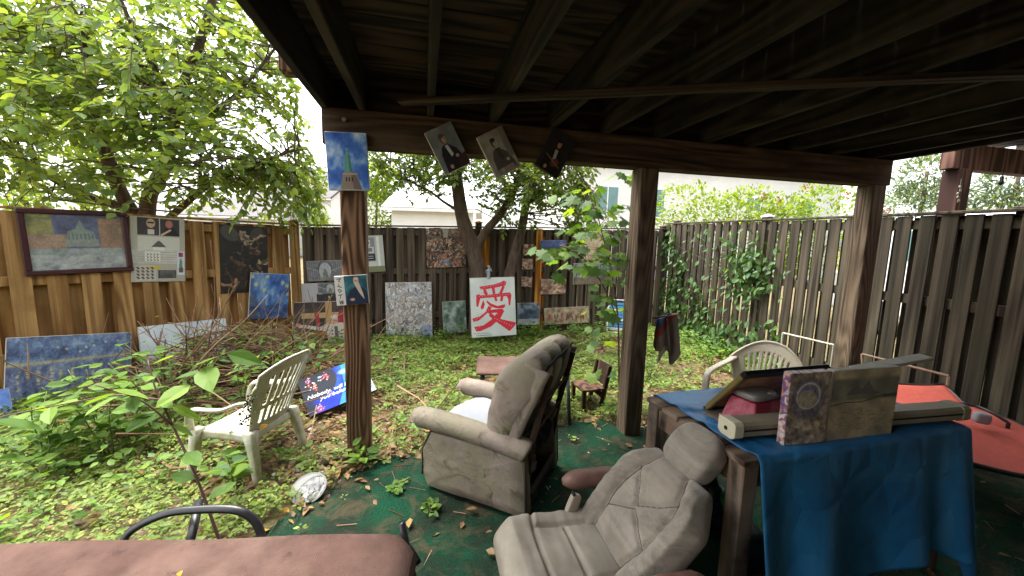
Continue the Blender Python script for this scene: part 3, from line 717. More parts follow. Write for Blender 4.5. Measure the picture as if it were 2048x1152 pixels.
# ---------- back fence, right of the tree
def flesh(cv): cv.noise(5, 5, [(0, (60, 34, 28)), (.4, (150, 110, 90)), (.7, (206, 176, 154)), (1, (232, 216, 200))], 3); [fig(cv, cv.r.random(), cv.r.random(), 2.2, (210, 170, 146), cv.r.random() * 6) for _ in range(7)]; cv.grain(.05)
for k, (x0, y0, x1, y1) in enumerate(((1046, 488, 1067, 511), (1044, 517, 1066, 539), (1042, 553, 1064, 574))):
    cv = Cv(26, 26, (150, 110, 96)).seed(40 + k); flesh(cv)
    picture('canvas_painting', ('topmost', 'middle', 'lowest')[k] + ' of three tiny flesh toned canvases right of the tree', 'painting', [(x0, y0), (x1, y0 + 1), (x1, y1), (x0, y1)], fb(), cv, edge=M['canvas_edge_dark'], group='three tiny figure canvases')
cv = Cv(60, 46, (90, 130, 70)).seed(44); cv.noise(6, 3, [(0, (66, 84, 150)), (1, (126, 140, 196))], m=cv.band(-1, .42)); cv.noise(9, 7, [(0, (60, 96, 30)), (.5, (126, 160, 50)), (1, (176, 196, 90))], m=cv.band(.38, 2)); cv.put(cv.band(.28, .46, .08) * cv.vn(9, 4), (50, 66, 110), 1); cv.grain(.05)
picture('canvas_painting', 'blue and green meadow landscape canvas hung high on back fence', 'painting', [(1081, 481), (1132, 480), (1132, 519), (1081, 520)], fb(), cv)
cv = Cv(60, 36, (190, 150, 130)).seed(45); flesh(cv)
picture('canvas_painting', 'wide flesh toned figure canvas under the meadow landscape', 'painting', [(1081, 558), (1132, 558), (1132, 589), (1081, 588)], fb(), cv, edge=M['canvas_edge_dark'])
cv = Cv(50, 48, (80, 96, 116)).seed(46); cv.noise(5, 5, [(0, (30, 40, 54)), (.5, (92, 110, 130)), (1, (206, 214, 220))], 5); cv.poly([(.1, .7), (.35, .25), (.55, .5), (.75, .2), (1, .7)], (70, 84, 104), .5); cv.rect(0, .72, 1, 1, (196, 200, 196)); cv.noise(7, 3, [(0, (120, 130, 130)), (1, (220, 222, 218))], m=cv.band(.72, 2), al=.6); cv.grain(.05)
picture('canvas_painting', 'dark mountain picture with a white lower strip on the ground', 'painting', [(1034, 607), (1078, 605), (1080, 650), (1036, 650)], leaning(PB, NBn, 0.12, 5), cv)
cv = Cv(100, 42, (176, 150, 124)).seed(47); cv.noise(16, 5, [(0, (110, 86, 66)), (.5, (176, 150, 122)), (1, (214, 200, 176))], 4); [cv.ell(.05 + .9 * cv.r.random(), .5 + .2 * cv.r.random(), .018, .15, [(110, 60, 46), (196, 170, 140), (90, 74, 60), (170, 90, 70)][k % 4], 0, .7) for k in range(40)]; cv.grain(.05)
picture('canvas_painting', 'long low brown procession picture leaning at back fence', 'painting', [(1088, 617), (1177, 612), (1180, 645), (1091, 650)], leaning(PB, NBn, 0.12, 8), cv, edge=M['canvas_edge'])
cv = Cv(44, 60, (206, 190, 160)).seed(48); cv.noise(5, 6, [(0, (176, 110, 70)), (.4, (206, 180, 140)), (1, (226, 216, 190))], 4); cv.grain(.04)
picture('canvas_painting', 'cream and orange canvas high on back fence behind the sapling', 'painting', [(1166, 462), (1208, 462), (1208, 521), (1166, 521)], fb(), cv)
cv = Cv(80, 46, (110, 120, 110)).seed(49); cv.noise(7, 5, [(0, (40, 50, 40)), (.5, (120, 136, 126)), (1, (222, 226, 222))], 4); [cv.rect(.05 + k * .07, .1, .075 + k * .07, .7, (60, 70, 60), .5) for k in range(13)]; cv.noise(9, 4, [(0, (84, 70, 60)), (1, (160, 140, 120))], m=cv.band(.66, 2)); cv.grain(.05)
picture('canvas_painting', 'misty woodland canvas on back fence partly hidden by sapling leaves', 'painting', [(1147, 527), (1232, 526), (1232, 568), (1147, 569)], fb(), cv)
cv = Cv(24, 40, (190, 150, 140)).seed(50); flesh(cv)
picture('canvas_painting', 'small pinkish canvas on back fence just left of the middle deck post', 'painting', [(1252, 530), (1280, 530), (1280, 588), (1252, 588)], fb(), cv)

# ---------- on the deck posts and beam
post_face = (uv(-0.437, PV - 0.0725 - 0.004), -V)
cv = Cv(110, 154, (70, 110, 190)).seed(60)
cv.noise(4, 4, [(0, (28, 70, 160)), (.45, (66, 120, 206)), (.7, (140, 180, 228)), (1, (226, 234, 244))], 5)
cv.poly([(.30, .96), (.36, .72), (.40, .68), (.66, .68), (.72, .74), (.82, .99), (.30, .99)], (150, 134, 118)); cv.poly([(.56, .70), (.66, .68), (.82, .99), (.62, .99)], (112, 98, 88)); cv.rect(.36, .70, .72, .73, (176, 162, 146))
for k in range(3): cv.rect(.43 + k * .07, .775, .465 + k * .07, .85, (44, 40, 40))
for k in range(4): cv.line([(.33, .88 + k * .03), (.78, .88 + k * .03)], .004, (104, 92, 82))
cv.poly([(.41, .68), (.43, .50), (.46, .36), (.50, .31), (.55, .36), (.58, .52), (.60, .68)], (98, 168, 146)); cv.poly([(.52, .36), (.56, .40), (.60, .68), (.54, .68)], (62, 122, 108)); cv.ell(.50, .29, .035, .03, (104, 172, 150)); cv.line([(.47, .4), (.45, .66)], .006, (60, 120, 104)); cv.grain(.03)
picture('canvas_print', 'canvas of a green statue on a stone plinth against blue sky', 'picture', [(653, 264), (736, 265), (736, 382), (653, 379)], (uv(-0.437, PV - 0.0725 - 0.03), -V), cv, th=0.026)
cv = Cv(100, 86, (30, 84, 106)).seed(61)
cv.noise(3, 3, [(0, (20, 56, 74)), (.6, (36, 104, 120)), (1, (90, 160, 160))]); cv.rect(0, 0, .29, 1, (232, 230, 226))
cv.poly([(.30, 1), (.34, .72), (.46, .5), (.6, .4), (.8, .4), (.96, .55), (1, .8), (1, 1)], (22, 44, 72)); cv.ell(.66, .18, .085, .12, (224, 176, 150)); cv.ell(.66, .11, .08, .055, (226, 190, 170)); cv.poly([(.58, .24), (.74, .24), (.84, .6), (.88, .84), (.76, .66), (.66, .44)], (216, 200, 184)); cv.ell(.5, .82, .08, .05, (216, 160, 136)); cv.line([(.62, .18), (.70, .18)], .008, (120, 76, 66)); cv.line([(.5, .6), (.42, .95)], .008, (14, 30, 52))
for k, st in enumerate(([(.08, .10), (.2, .08), (.13, .16), (.17, .2)], [(.12, .26), (.14, .36), (.2, .38), (.08, .34)], [(.08, .46), (.14, .44), (.19, .5), (.12, .55), (.1, .48)], [(.08, .64), (.2, .63), (.14, .64), (.13, .76)], [(.1, .82), (.11, .95), (.15, .84), (.16, .96), (.2, .83), (.2, .95)])): cv.line(st, .012, (30, 30, 34))
cv.grain(.02)
picture('canvas_print', 'portrait of a long white bearded man in blue robe on the deck post', 'picture', [(668, 553), (734, 549), (737, 607), (673, 612)], (uv(-0.437, PV - 0.0725 - 0.03), -V), cv, th=0.026)
bf = (uv(1.0, PV - 0.072 - 0.03), -V)
def portrait(cv, bgd, coat, skin, hair, shirt, tilt=0.0):
    cv.noise(3, 4, [(0, tuple(int(c * .7) for c in bgd)), (1, bgd)], 3)
    cv.poly([(.16, .95), (.2, .6), (.3, .44), (.42, .40), (.58, .42), (.78, .56), (.9, .8), (.9, 1), (.16, 1)], coat); cv.poly([(.42, .41), (.54, .41), (.60, .66), (.5, .70)], shirt); cv.ell(.46, .27, .10, .105, hair); cv.ell(.49, .285, .075, .09, skin); cv.ell(.45, .2, .1, .05, hair); cv.rect(.46, .265, .55, .275, tuple(int(c * .55) for c in skin)); cv.line([(.5, .27), (.52, .31)], .008, tuple(int(c * .7) for c in skin)); cv.line([(.47, .335), (.53, .335)], .007, tuple(int(c * .5) for c in skin)); cv.ell(.7, .72, .06, .04, skin); cv.ell(.36, .9, .06, .05, skin); cv.line([(.4, .42), (.58, .41)], .014, (16, 16, 18))
cv = Cv(76, 96, (120, 130, 140)).seed(63); portrait(cv, (146, 154, 156), (26, 28, 36), (206, 160, 138), (92, 70, 52), (206, 206, 200)); cv.poly([(.62, .98), (.7, .76), (1, .7), (1, 1)], (64, 38, 40)); cv.grain(.03)
picture('canvas_print', 'leftmost of three tilted portraits on the beam, man in dark coat', 'picture', [(846, 266), (899, 244), (944, 324), (893, 350)], bf, cv, th=0.03, group='tilted portraits on the deck beam')
cv = Cv(76, 96, (150, 146, 136)).seed(64); portrait(cv, (190, 184, 170), (84, 80, 74), (196, 186, 172), (40, 38, 36), (60, 58, 56)); cv.rect(.78, .0, 1, .7, (120, 116, 108), .8); cv.poly([(.1, 1), (.2, .86), (.8, .84), (.9, 1)], (170, 164, 152), .7); cv.grain(.03)
picture('canvas_print', 'middle of three tilted portraits on the beam, sepia seated man', 'picture', [(953, 275), (1001, 252), (1044, 331), (993, 357)], bf, cv, th=0.03, group='tilted portraits on the deck beam')
cv = Cv(76, 96, (40, 36, 34)).seed(65); portrait(cv, (46, 42, 40), (18, 16, 16), (206, 150, 122), (24, 20, 20), (190, 186, 180)); cv.ell(.62, .72, .16, .1, (120, 62, 40), -.6); cv.line([(.2, .62), (.85, .78)], .012, (176, 150, 120)); cv.grain(.03)
picture('canvas_print', 'rightmost of three tilted portraits on the beam, dark violin player', 'picture', [(1108, 254), (1155, 284), (1113, 358), (1070, 328)], bf, cv, th=0.03, edge=M['canvas_edge_dark'], group='tilted portraits on the deck beam')

# ---------- the blue poster lying tilted on the brush
Lc, Bc, Rc_, Tc = gp(582, 766, .24), gp(632, 828, .06), gp(764, 774, .18), None
Tc = Lc + Rc_ - Bc
nrm_ = (Bc - Lc).cross(Rc_ - Bc).normalized(); nrm_ = nrm_ if nrm_.z > 0 else -nrm_
cv = Cv(150, 120, (40, 70, 210)).seed(70)
cv.noise(4, 3, [(0, (20, 40, 170)), (.5, (36, 70, 220)), (1, (60, 130, 236))], 3)
cv.put(np.clip((.40 - np.hypot(cv.X - .16, (cv.Y - .20) * .8)) / .03, 0, 1), (52, 56, 70)); cv.put(np.clip((.16 - cv.X) / .1, 0, 1) * cv.band(.6, 2, .1), (30, 44, 70))
cv.poly([(.66, 0), (1, 0), (1, 1), (.42, 1), (.6, .55)], (70, 186, 230), .85); cv.ell(.66, .2, .08, .06, (214, 240, 246), 0, .9, .8); cv.put(np.clip((cv.X - .88) / .05, 0, 1), (216, 228, 232), .9)  # whitened right end: sky glare painted into the print
for k in range(6): cv.line([(.5 + k * .02, .62 + k * .06), (.98, .56 + k * .06)], .006, (30, 70, 120), .8)
def jelly(x, y, s, c):
    for _ in range(26): cv.ell(x + cv.r.normal() * .03 * s, y + cv.r.normal() * .045 * s, .010 * s, .012 * s, [c, (236, 160, 140), (170, 50, 60), (240, 214, 210)][int(cv.r.random() * 4)], 0, .9)
cv.a = cv.a * .8; jelly(.18, .32, 1.2, (226, 110, 70)); jelly(.40, .18, 1.1, (230, 90, 120)); jelly(.14, .9, 1.2, (236, 130, 160)); jelly(.13, .14, .9, (90, 120, 226)); jelly(.36, .66, .5, (240, 190, 180)); cv.ell(.31, .13, .03, .025, (150, 220, 240)); cv.grain(.02)
w_, h_ = (Rc_ - Bc).length, (Lc - Bc).length
ex = (Rc_ - Bc).normalized(); Yv = -nrm_; ez = ex.cross(Yv).normalized()
m_ = MB().box((0, .012, 0), (w_, .024, h_)); poster = m_.build('poster_canvas', M['canvas_edge_dark'], None, False, .002)
poster.matrix_world = Matrix.Translation((Lc + Rc_) / 2) @ Matrix((ex, Yv, ez)).transposed().to_4x4()
tag(poster, 'glossy blue poster canvas with jellyfish and script lettering lying on brush', 'poster')
print_face(cv, w_ * .99, h_ * .99, poster, M['print_matte'])
M['ink_white'] = plain('white_lettering', lin(.8, .8, .8), .5, bump=0)
def lettering(txt, size, parent, loc, rot, mat, shear=0.0, name='lettering', align='LEFT'):
    cu = bpy.data.curves.new(name, 'FONT'); cu.body = txt; cu.size = size; cu.shear = shear; cu.extrude = 0.0006; cu.align_x = align
    o_ = bpy.data.objects.new(name, cu); COL.objects.link(o_); dg = bpy.context.evaluated_depsgraph_get(); me = bpy.data.meshes.new_from_object(o_.evaluated_get(dg)); bpy.data.objects.remove(o_)
    me.materials.clear(); me.materials.append(mat); q_ = link(name, me, parent); q_.location = loc; q_.rotation_euler = rot; return q_
lettering('Nobody, will believe in', .056, poster, (-w_ * .46, -.0035, -h_ * .10), (R(90), 0, 0), M['ink_white'], .35)
lettering('you believe in', .056, poster, (-w_ * .30, -.0035, -h_ * .22), (R(90), 0, 0), M['ink_white'], .35)
cv = Cv(30, 30, (206, 130, 70)).seed(71); cv.noise(3, 3, [(0, (190, 110, 60)), (1, (226, 170, 110))]); cv.grain(.03)
m_ = MB().box((0, 0, 0), (.34, .26, .02)); o = m_.build('canvas_board', M['canvas_edge_tan'], None, False, .002); pc = gp(618, 742, .16); o.location = (pc.x + .04, pc.y + .05, .165); o.rotation_euler = (R(8), R(-6), R(38))
tag(o, 'orange tan canvas corner poking out under the blue poster', 'canvas')
# ================================================================== FURNITURE
from mathutils import noise as mnoise
def nz(x, y, z, s=1.0): return mnoise.noise(Vector((x * s, y * s, z * s)))

M['resin'] = plain('white_resin_mouldy', srgb(200, 198, 184), 0.5, 0.08, dirt=srgb(140, 136, 64), dirt_amt=0.85, dirt_scale=6.5, bump=0.1)
M['resin_clean'] = plain('ivory_resin', srgb(176, 166, 146), 0.4, 0.06, dirt=srgb(140, 132, 112), dirt_amt=0.4, bump=0.05)

def plastic_chair(name, label, loc, rotz, mat, sx=1.0, sy=1.0, sz=1.0, fan=False):
    t = thing(name, label, 'chair', loc, rotz); t.scale = (sx, sy, sz)
    SH = .415 if fan else .345; lean = .135 if fan else .25; B0 = SH - .035
    def seatf(u, v):
        hw = lerp(.225, .205, v); x = (u * 2 - 1) * hw; y = lerp(-.25, .21, v)
        z = SH - .018 * math.sin(math.pi * clamp(v * 1.1)) * (1 - (2 * u - 1) ** 2) - .05 * sstep(.10, 0, v) - .02 * v - .05 * sstep(.93, 1.0, abs(2 * u - 1))
        return (x, y, z)
    m = MB(); m.grid(seatf, 47, 30, skip=lambda u, v: .25 < v < .85 and .1 < u < .9 and ((u * 9) % 1.0) < .09)
    m.build('seat', mat, t, True, solid=0.006)
    def backf(a, s):
        e = 2 * a - 1
        zt = (.815 - .09 * abs(e) ** 2.6) if not fan else (.84 - .16 * abs(e) ** 2.2)
        z = lerp(B0, zt, s); hw = lerp(.19, .245, s ** .7) if not fan else lerp(.15, .27, s ** .8)
        return (e * hw, .195 + lean * ((z - B0) / .45) ** 1.1 - .08 * e * e * (.35 + .65 * s), z)
    if fan: sk = lambda a, s: .30 < s < .82 and .12 < a < .88 and ((a * 13) % 1.0) < .42
    else: sk = lambda a, s: (.14 < s < .36 or .41 < s < .84) and .09 < a < .91 and ((a * 8.6) % 1.0) < .46
    m = MB(); m.grid(backf, 70, 34, skip=sk); m.build('backrest', mat, t, True, solid=0.008)
    rim = [backf(0, s) for s in (.35, .6, .85, 1)] + [backf(a, 1) for a in np.linspace(.04, .96, 22)] + [backf(1, s) for s in (1, .85, .6, .35)]
    m = MB().sweep(rim, .011, .011, n=7); m.build('back_rim', mat, t, True)
    for s_ in (-1, 1):
        if fan: pth = [(s_ * .235, .23, .685), (s_ * .262, .10, .655), (s_ * .275, -.06, .64), (s_ * .272, -.19, .632), (s_ * .266, -.245, .595), (s_ * .26, -.265, .50), (s_ * .255, -.27, .41)]
        else: pth = [tuple(Vector(backf(.5 + s_ * .5, .84))), tuple(Vector(backf(.5 + s_ * .5, .6)) + Vector((s_ * .012, -.02, 0))), (s_ * .262, .17, .545), (s_ * .275, .04, .505), (s_ * .277, -.10, .495), (s_ * .272, -.20, .49), (s_ * .266, -.25, .46), (s_ * .26, -.268, .40), (s_ * .255, -.27, .33)]
        path = bez(pth, 5)
        m = MB().sweep(path, [.014] + [.028] * (len(path) - 2) + [.026], [.011] * len(path), n=10, up=(0, 0, 1), power=.7); m.build('arm', mat, t, True)
        for (x0, y0, x1, y1) in ((.232, -.235, .268, -.295), (.212, .20, .25, .285)):
            rings = []
            for k in range(6):
                f = k / 5; cx, cy, z = lerp(x0, x1, f), lerp(y0, y1, f), lerp(SH, 0.0, f); a = lerp(.040, .022, f ** .6)
                rings.append([(s_ * (cx + a * dx), cy + a * dy, z) for dx, dy in ((-1, -.8), (-.8, -1), (.8, -1), (1, -.8), (1, .8), (.8, 1), (-.8, 1), (-1, .8))])
            m = MB().loft(rings); m.build('leg', mat, t, True)
        m = MB(); m.grid(lambda u, v: (s_ * lerp(.223, .229, v), lerp(-.24, .20, u), lerp(SH - .01, SH - .055 - .03 * abs(2 * u - 1) ** 4, v)), 14, 4); m.build('side_skirt', mat, t, True, solid=.006)
    m = MB(); m.grid(lambda u, v: ((2 * u - 1) * .2, .208 + .01 * v, lerp(SH - .015, SH - .06, v)), 14, 4); m.build('rear_skirt', mat, t, True, solid=.006)
    return t
plastic_chair('plastic_chair', 'mouldy white plastic armchair standing in the weeds left of the post', (-1.71, 2.42, 0), R(-98), M['resin'], .86, .80, .98)
plastic_chair('plastic_chair', 'ivory plastic armchair with fan slotted back behind the blue tarp table', (1.80, 2.72, 0), R(-50), M['resin_clean'], .93, .95, .96, fan=True)

# ---- recliner
w = NT('taupe_upholstery'); c = w.coord('Object', (1, 1, 1), 3.0)
f = w.noise(c, 5, 7, .65); col = w.ramp(f, [(.3, srgb(114, 101, 91)), (.7, srgb(158, 144, 132))])
d = w.noise(c, 2.6, 7, .7, .6); col = w.mix(w.mrange(d, .44, .60, 0, .85), col, srgb(132, 127, 101)); d = w.noise(c, 7, 8, .75, .6); col = w.mix(w.mrange(d, .54, .68, 0, .75), col, srgb(66, 64, 42))
w.base(col); w.set(Roughness=.62); w.b.inputs['Specular IOR Level'].default_value = .3; w.bump(w.mix(.6, w.noise(c, 40, 5, .7, .3), w.noise(c, 7, 5, .6, 1.0)), .6, .012); M['taupe'] = w.m
M['black_lining'] = plain('torn_black_lining', srgb(34, 32, 30), .9, .3, bump=.4)
M['dark_ply'] = wood('dark_frame_wood', srgb(34, 28, 24), srgb(66, 56, 48), axis=0)
M['rust'] = plain('rusty_steel', srgb(70, 52, 42), .7, .3, metal=.4)
M['seam_brown'] = plain('recliner_piping', srgb(92, 78, 68), .7)
rec = thing('recliner', 'mouldy taupe recliner turned away, its back torn open underneath', 'armchair', (-.085, 2.36, 0), R(-113))
def wr(amp, s, k):
    def f(q):
        n = nz(q.x + k, q.y, q.z, s); return q * (1 + amp * n)
    return f
for s_ in (-1, 1):
    prof = [(-.32, .03), (-.352, .10), (-.352, .27), (-.29, .40), (.30, .39), (.325, .36), (.345, .015), (.05, .022)]       # y, z outline of the skirted side
    N_, rings = 9, []
    P_ = [Vector((0, lerp(prof[q][0], prof[(q + 1) % len(prof)][0], k / 8), lerp(prof[q][1], prof[(q + 1) % len(prof)][1], k / 8))) for q in range(len(prof)) for k in range(8)]
    cy, cz = 0.0, .22
    for k, (xo, sc) in enumerate(((0.0, .55), (0.0, .985), (.012, 1.0), (.05, 1.0), (.072, .99), (.082, .96), (.086, .7), (.088, .25))):
        rings.append([(s_ * (.225 + xo + (.010 * nz(p.y * 3 + p.z * 2, p.z * 7 - p.y * 3, k * .2, 2.2) if k >= 3 else 0)), cy + (p.y - cy) * sc, cz + (p.z - cz) * sc) for p in P_])
    MB().loft(rings).build('side_panel', M['taupe'], rec, True)
    path = bez([(s_ * .275, -.385, .435), (s_ * .275, -.365, .452), (s_ * .275, -.15, .45), (s_ * .272, .12, .425), (s_ * .270, .29, .405), (s_ * .268, .335, .39)], 6)
    nn = len(path); rad = [.062 * (1 + .05 * nz(i * .3, s_, 0, 1.3)) for i in range(nn)]; rad[0] = .038; rad[1] = .052; rad[-1] = .03; rad[-2] = .048
    MB().sweep(path, [r * 1.15 for r in rad], rad, n=18).build('arm_pad', M['taupe'], rec, True)
for s_ in (-1, 1):
    pip = [(-.345, .10), (-.347, .27), (-.287, .395), (.298, .385), (.322, .355), (.340, .03)]
    MB().sweep([(s_ * .306, y, z) for y, z in pip], .0055, n=6).build('piping', M['seam_brown'], rec, True)
cushion('seat_cushion', M['taupe'], rec, (0, -.07, .33), (.46, .56, .20), 14, .33, wr(.03, 2.5, 3))
board('front_panel', (.44, .05, .26), M['taupe'], rec, (0, -.30, .19), bevel=.02)
# the back: three upright pillow channels, leaning, rolled over at the top
back_o = MB()
for k in range(3):
    x0 = (k - 1) * .195; rings = []
    for i in range(19):
        s = i / 18; bul = (math.sin(math.pi * clamp(.04 + s * .92))) ** .35
        z = .34 + s * .60; y = .13 + .235 * s ** 1.1 - .035 * math.sin(math.pi * s)
        tw = .108 * (0.55 + .45 * bul); tt = (.115 + .035 * math.sin(math.pi * clamp((s - .45) / .55))) * bul * (1 - .55 * sstep(.93, 1, s)) * (1 - .3 * sstep(.12, 0, s))
        ring = []
        for a in range(22):
            an = 2 * math.pi * a / 22; ca, sa = math.cos(an), math.sin(an)
            ca = math.copysign(abs(ca) ** .62, ca); sa = math.copysign(abs(sa) ** .75, sa)
            wv_ = 1 + .035 * nz(ca * 2 + k * 5, sa * 2, s * 7, 1.4) + .02 * math.sin(s * 34 + ca * 4) * (s > .6)
            yy, zz = sa * tt * wv_, 0
            ring.append((x0 + ca * tw * wv_ * 1.02, y + yy * .93, z - yy * .33 + .01 * nz(ca, sa, s, 4)))
        rings.append(ring)
    MB().loft(rings).build('back_cushion', M['taupe'], rec, True, sub=1)
def shell(u, v):
    e = 2 * u - 1; z = lerp(.30, .90, v); y = .175 + .225 * v ** 1.1 + .02 * (1 - e * e) * math.sin(3 * v) + .012 * nz(u * 5, v * 6, 1)
    return (e * .275, y + .02, z)
MB().grid(shell, 16, 16).build('back_lining', M['black_lining'], rec, True, solid=.006)
for s_ in (-1, 1):
    MB().grid(lambda u, v: (s_ * (.285 + .006 * nz(u * 4, v * 8, s_)), lerp(.10, .24, u) + .225 * v ** 1.1 - .02, lerp(.33, .90, v) - .04 * u), 6, 18).build('back_side_strip', M['taupe'], rec, True, solid=.012)
    MB().sweep([(s_ * .24, .30, .14), (s_ * .24, .34, .45), (s_ * .235, .43, .84)], .012, .02, n=6).build('back_bar', M['rust'], rec)
MB().sweep([(-.24, .355, .50), (.24, .355, .50)], .008, n=6).build('cross_bar', M['rust'], rec)
MB().sweep([(-.2, .40, .68), (.2, .40, .68)], .007, n=6).build('cross_bar', M['rust'], rec)
board('rear_rail', (.47, .03, .10), M['dark_ply'], rec, (0, .325, .085), (R(-14), 0, 0))
board('inner_rail', (.46, .03, .07), M['dark_ply'], rec, (0, .12, .13))
board('floor_pan', (.46, .5, .01), M['black_lining'], rec, (0, .03, .05))
def torn(u, v):
    return (lerp(-.25, .27, u), .27 + .05 * v + .03 * nz(u * 6, v * 3, 7), lerp(.40, .40 - .17 * (0.35 + abs(nz(u * 4.5, 3, 1)) * 1.6), v))
MB().grid(torn, 26, 7).build('torn_flap', M['black_lining'], rec, True, solid=.003)
M['crumpled'] = plain('crumpled_stuffing', srgb(110, 98, 84), .9, .3, bump=.5)
o = cushion('loose_stuffing', M['crumpled'], rec, (.02, .20, .14), (.26, .16, .13), 12, .5, wr(.35, 2.8, 1))
M['towel'] = plain('white_towel', srgb(150, 154, 160), .9, .05, bump=.3)
def tw_(u, v):
    x, y = lerp(-.20, .20, u), lerp(-.33, .10, v); return (x, y, .437 - .55 * max(0, -.24 - y) + .012 * nz(x * 9, y * 9, 2) - .4 * x * x)
o = MB().grid(tw_, 22, 22).build('towel', M['towel'], None, True, solid=.006)
o.matrix_world = rec.matrix_world.copy() if rec.matrix_world != Matrix() else Matrix.Translation((-.085, 2.36, 0)) @ Matrix.Rotation(R(-113), 4, 'Z')
tag(o, 'white towel spread over the recliner seat', 'towel')

# ---- car seat
w = NT('greige_velour'); c = w.coord('Object', (1, 1, 1), 2.0)
f = w.noise(c, 4, 6, .6); col = w.ramp(f, [(.3, srgb(112, 103, 92)), (.7, srgb(146, 136, 122))])
c3 = w.coord('Object', (1.2, 1.2, 14)); d = w.noise(c3, 1.6, 4, .6); col = w.mix(w.mrange(d, .5, .7, 0, .4), col, srgb(172, 163, 150))
d = w.noise(c, 5, 9, .74, .9); col = w.mix(w.mrange(d, .46, .64, 0, .8), col, srgb(92, 86, 72)); d = w.noise(c, 22, 6, .7, .4); col = w.mix(w.mrange(d, .60, .72, 0, .5), col, srgb(80, 74, 62))
w.base(col); w.set(Roughness=.85); w.b.inputs['Sheen Weight'].default_value = .35; w.b.inputs['Specular IOR Level'].default_value = .2; w.bump(w.noise(c, 120, 3, .6), .15, .002); M['velour'] = w.m
w = NT('greige_velour_mouldy'); c = w.coord('Object', (1, 1, 1), 2.0)
f = w.noise(c, 4, 6, .6); col = w.ramp(f, [(.3, srgb(104, 98, 88)), (.7, srgb(142, 135, 122))]); d = w.noise(c, 6, 8, .72, .8)
sp = w.n('SeparateXYZ'); w.l(c, sp.inputs[0]); my = w.mrange(sp.outputs['Y'], -.05, -.32, 0, 1); mm_ = w.n('Math', operation='MULTIPLY'); w.l(w.mrange(d, .40, .62, 0, .95), mm_.inputs[0]); w.l(my, mm_.inputs[1])
col = w.mix(mm_.outputs[0], col, srgb(86, 92, 72)); w.base(col); w.set(Roughness=.88); w.b.inputs['Specular IOR Level'].default_value = .2; w.bump(w.noise(c, 120, 3, .6), .15, .002); M['velour_mould'] = w.m
M['beige_plastic'] = plain('beige_plastic', srgb(150, 140, 126), .4, .08)
M['brown_leather'] = plain('brown_leather', srgb(112, 80, 70), .5, .15, dirt=srgb(140, 116, 104), dirt_amt=.5, bump=.3)
M['chrome'] = plain('worn_steel', lin(.5, .5, .5), .35, metal=.9)
cs = thing('car_seat', 'grey velour car seat with headrest standing on the carpet', 'seat', (.255, 1.415, -.012), R(-77))
M['seam'] = plain('sewn_seam', srgb(84, 76, 66), .9, bump=0)
def groove(d, wdt=.010): return math.exp(-(d / wdt) ** 2)
BL = .52
def gx_(s): return .60 - .12 * abs(2 * s - 1)
def v1_(e): return .34 + .17 * (1 - abs(e) / .6)
def v2_(e): return .80 - .26 * (1 - abs(e) / .6)
def backpt(e, side, s):
    """e -1..1 across, side -1 the sitting side and +1 the rear, s 0..1 up the back."""
    W_ = lerp(.215, .255, sstep(0, .5, s)) - .075 * sstep(.70, 1.0, s)
    x = e * W_; sa = math.sqrt(max(0, 1 - abs(e) ** 4.8))
    T_ = .062 * (1 - .15 * s); endr = min(1, (s / .04) ** .5 if s < .04 else 1, ((1 - s) / .07) ** .5 if s > .93 else 1)
    y = side * sa ** .6 * T_
    if side < 0:
        y -= .034 * sstep(.52, .80, abs(e)) * (1 - sstep(.90, 1.0, abs(e))) * sstep(1.0, .8, s)
        gr = groove((abs(e) - gx_(s)) * W_, .010)
        if abs(e) < gx_(s): gr = max(gr, groove((s - v1_(e)) * BL, .010), groove((s - v2_(e)) * BL, .010), groove((s - .14) * BL, .010))
        y += .016 * gr
        y -= .012 * abs(math.sin(math.pi * s * 3)) * (1 - min(1, abs(e) / .6))
        y += .004 * nz(x * 14, s * 9, 2) + .006 * nz(x * 5 + 3, s * 16, 4)
    return Vector((x * (.90 + .10 * endr), y * (.35 + .65 * endr), s * BL))
RB = Matrix.Rotation(R(-42), 3, 'X')
OFFB = Vector((0, .155, .225))
def place_b(p): return RB @ p + OFFB
ES = [math.sin(math.pi / 2 * t) for t in np.linspace(-1, 1, 92)]; EB = [math.sin(math.pi / 2 * t) for t in np.linspace(1, -1, 30)][1:-1]
MB().loft([[place_b(backpt(e, -1, i / 100)) for e in ES] + [place_b(backpt(e, 1, i / 100)) for e in EB] for i in range(101)]).build('backrest', M['velour'], cs, True)
def front_at(e, s): return place_b(backpt(e, -1, s) + Vector((0, -.0016, 0)))
for s_ in (-1, 1): MB().sweep([front_at(s_ * gx_(s), s) for s in np.linspace(.05, .95, 34)], .0022, n=5).build('seam', M['seam'], cs)
for vf in (v1_, v2_, lambda e: .14): MB().sweep([front_at(e, vf(e)) for e in np.linspace(-.56, .56, 25)], .0022, n=5).build('seam', M['seam'], cs)
def hr(q):
    x, y, z = q; return Vector((x * (1 - .20 * max(0, z) ** 2), y * (1 - .15 * abs(z)) - .12 * (z > 0) * z * z, z))
vs, fs = pillow((0, 0, 0), (.25, .115, .215), 16, .27, hr)
o = MB().add([RB @ (Vector(v) + Vector((0, -.012, BL + .09))) + OFFB for v in vs], fs).build('headrest', M['velour'], cs); weld(o.data)
for s_ in (-1, 1):
    MB().sweep([place_b(Vector((s_ * .06, 0, BL - .04))), place_b(Vector((s_ * .06, 0, BL + .05)))], .007, n=8).build('headrest_rod', M['chrome'], cs)
CL = .46
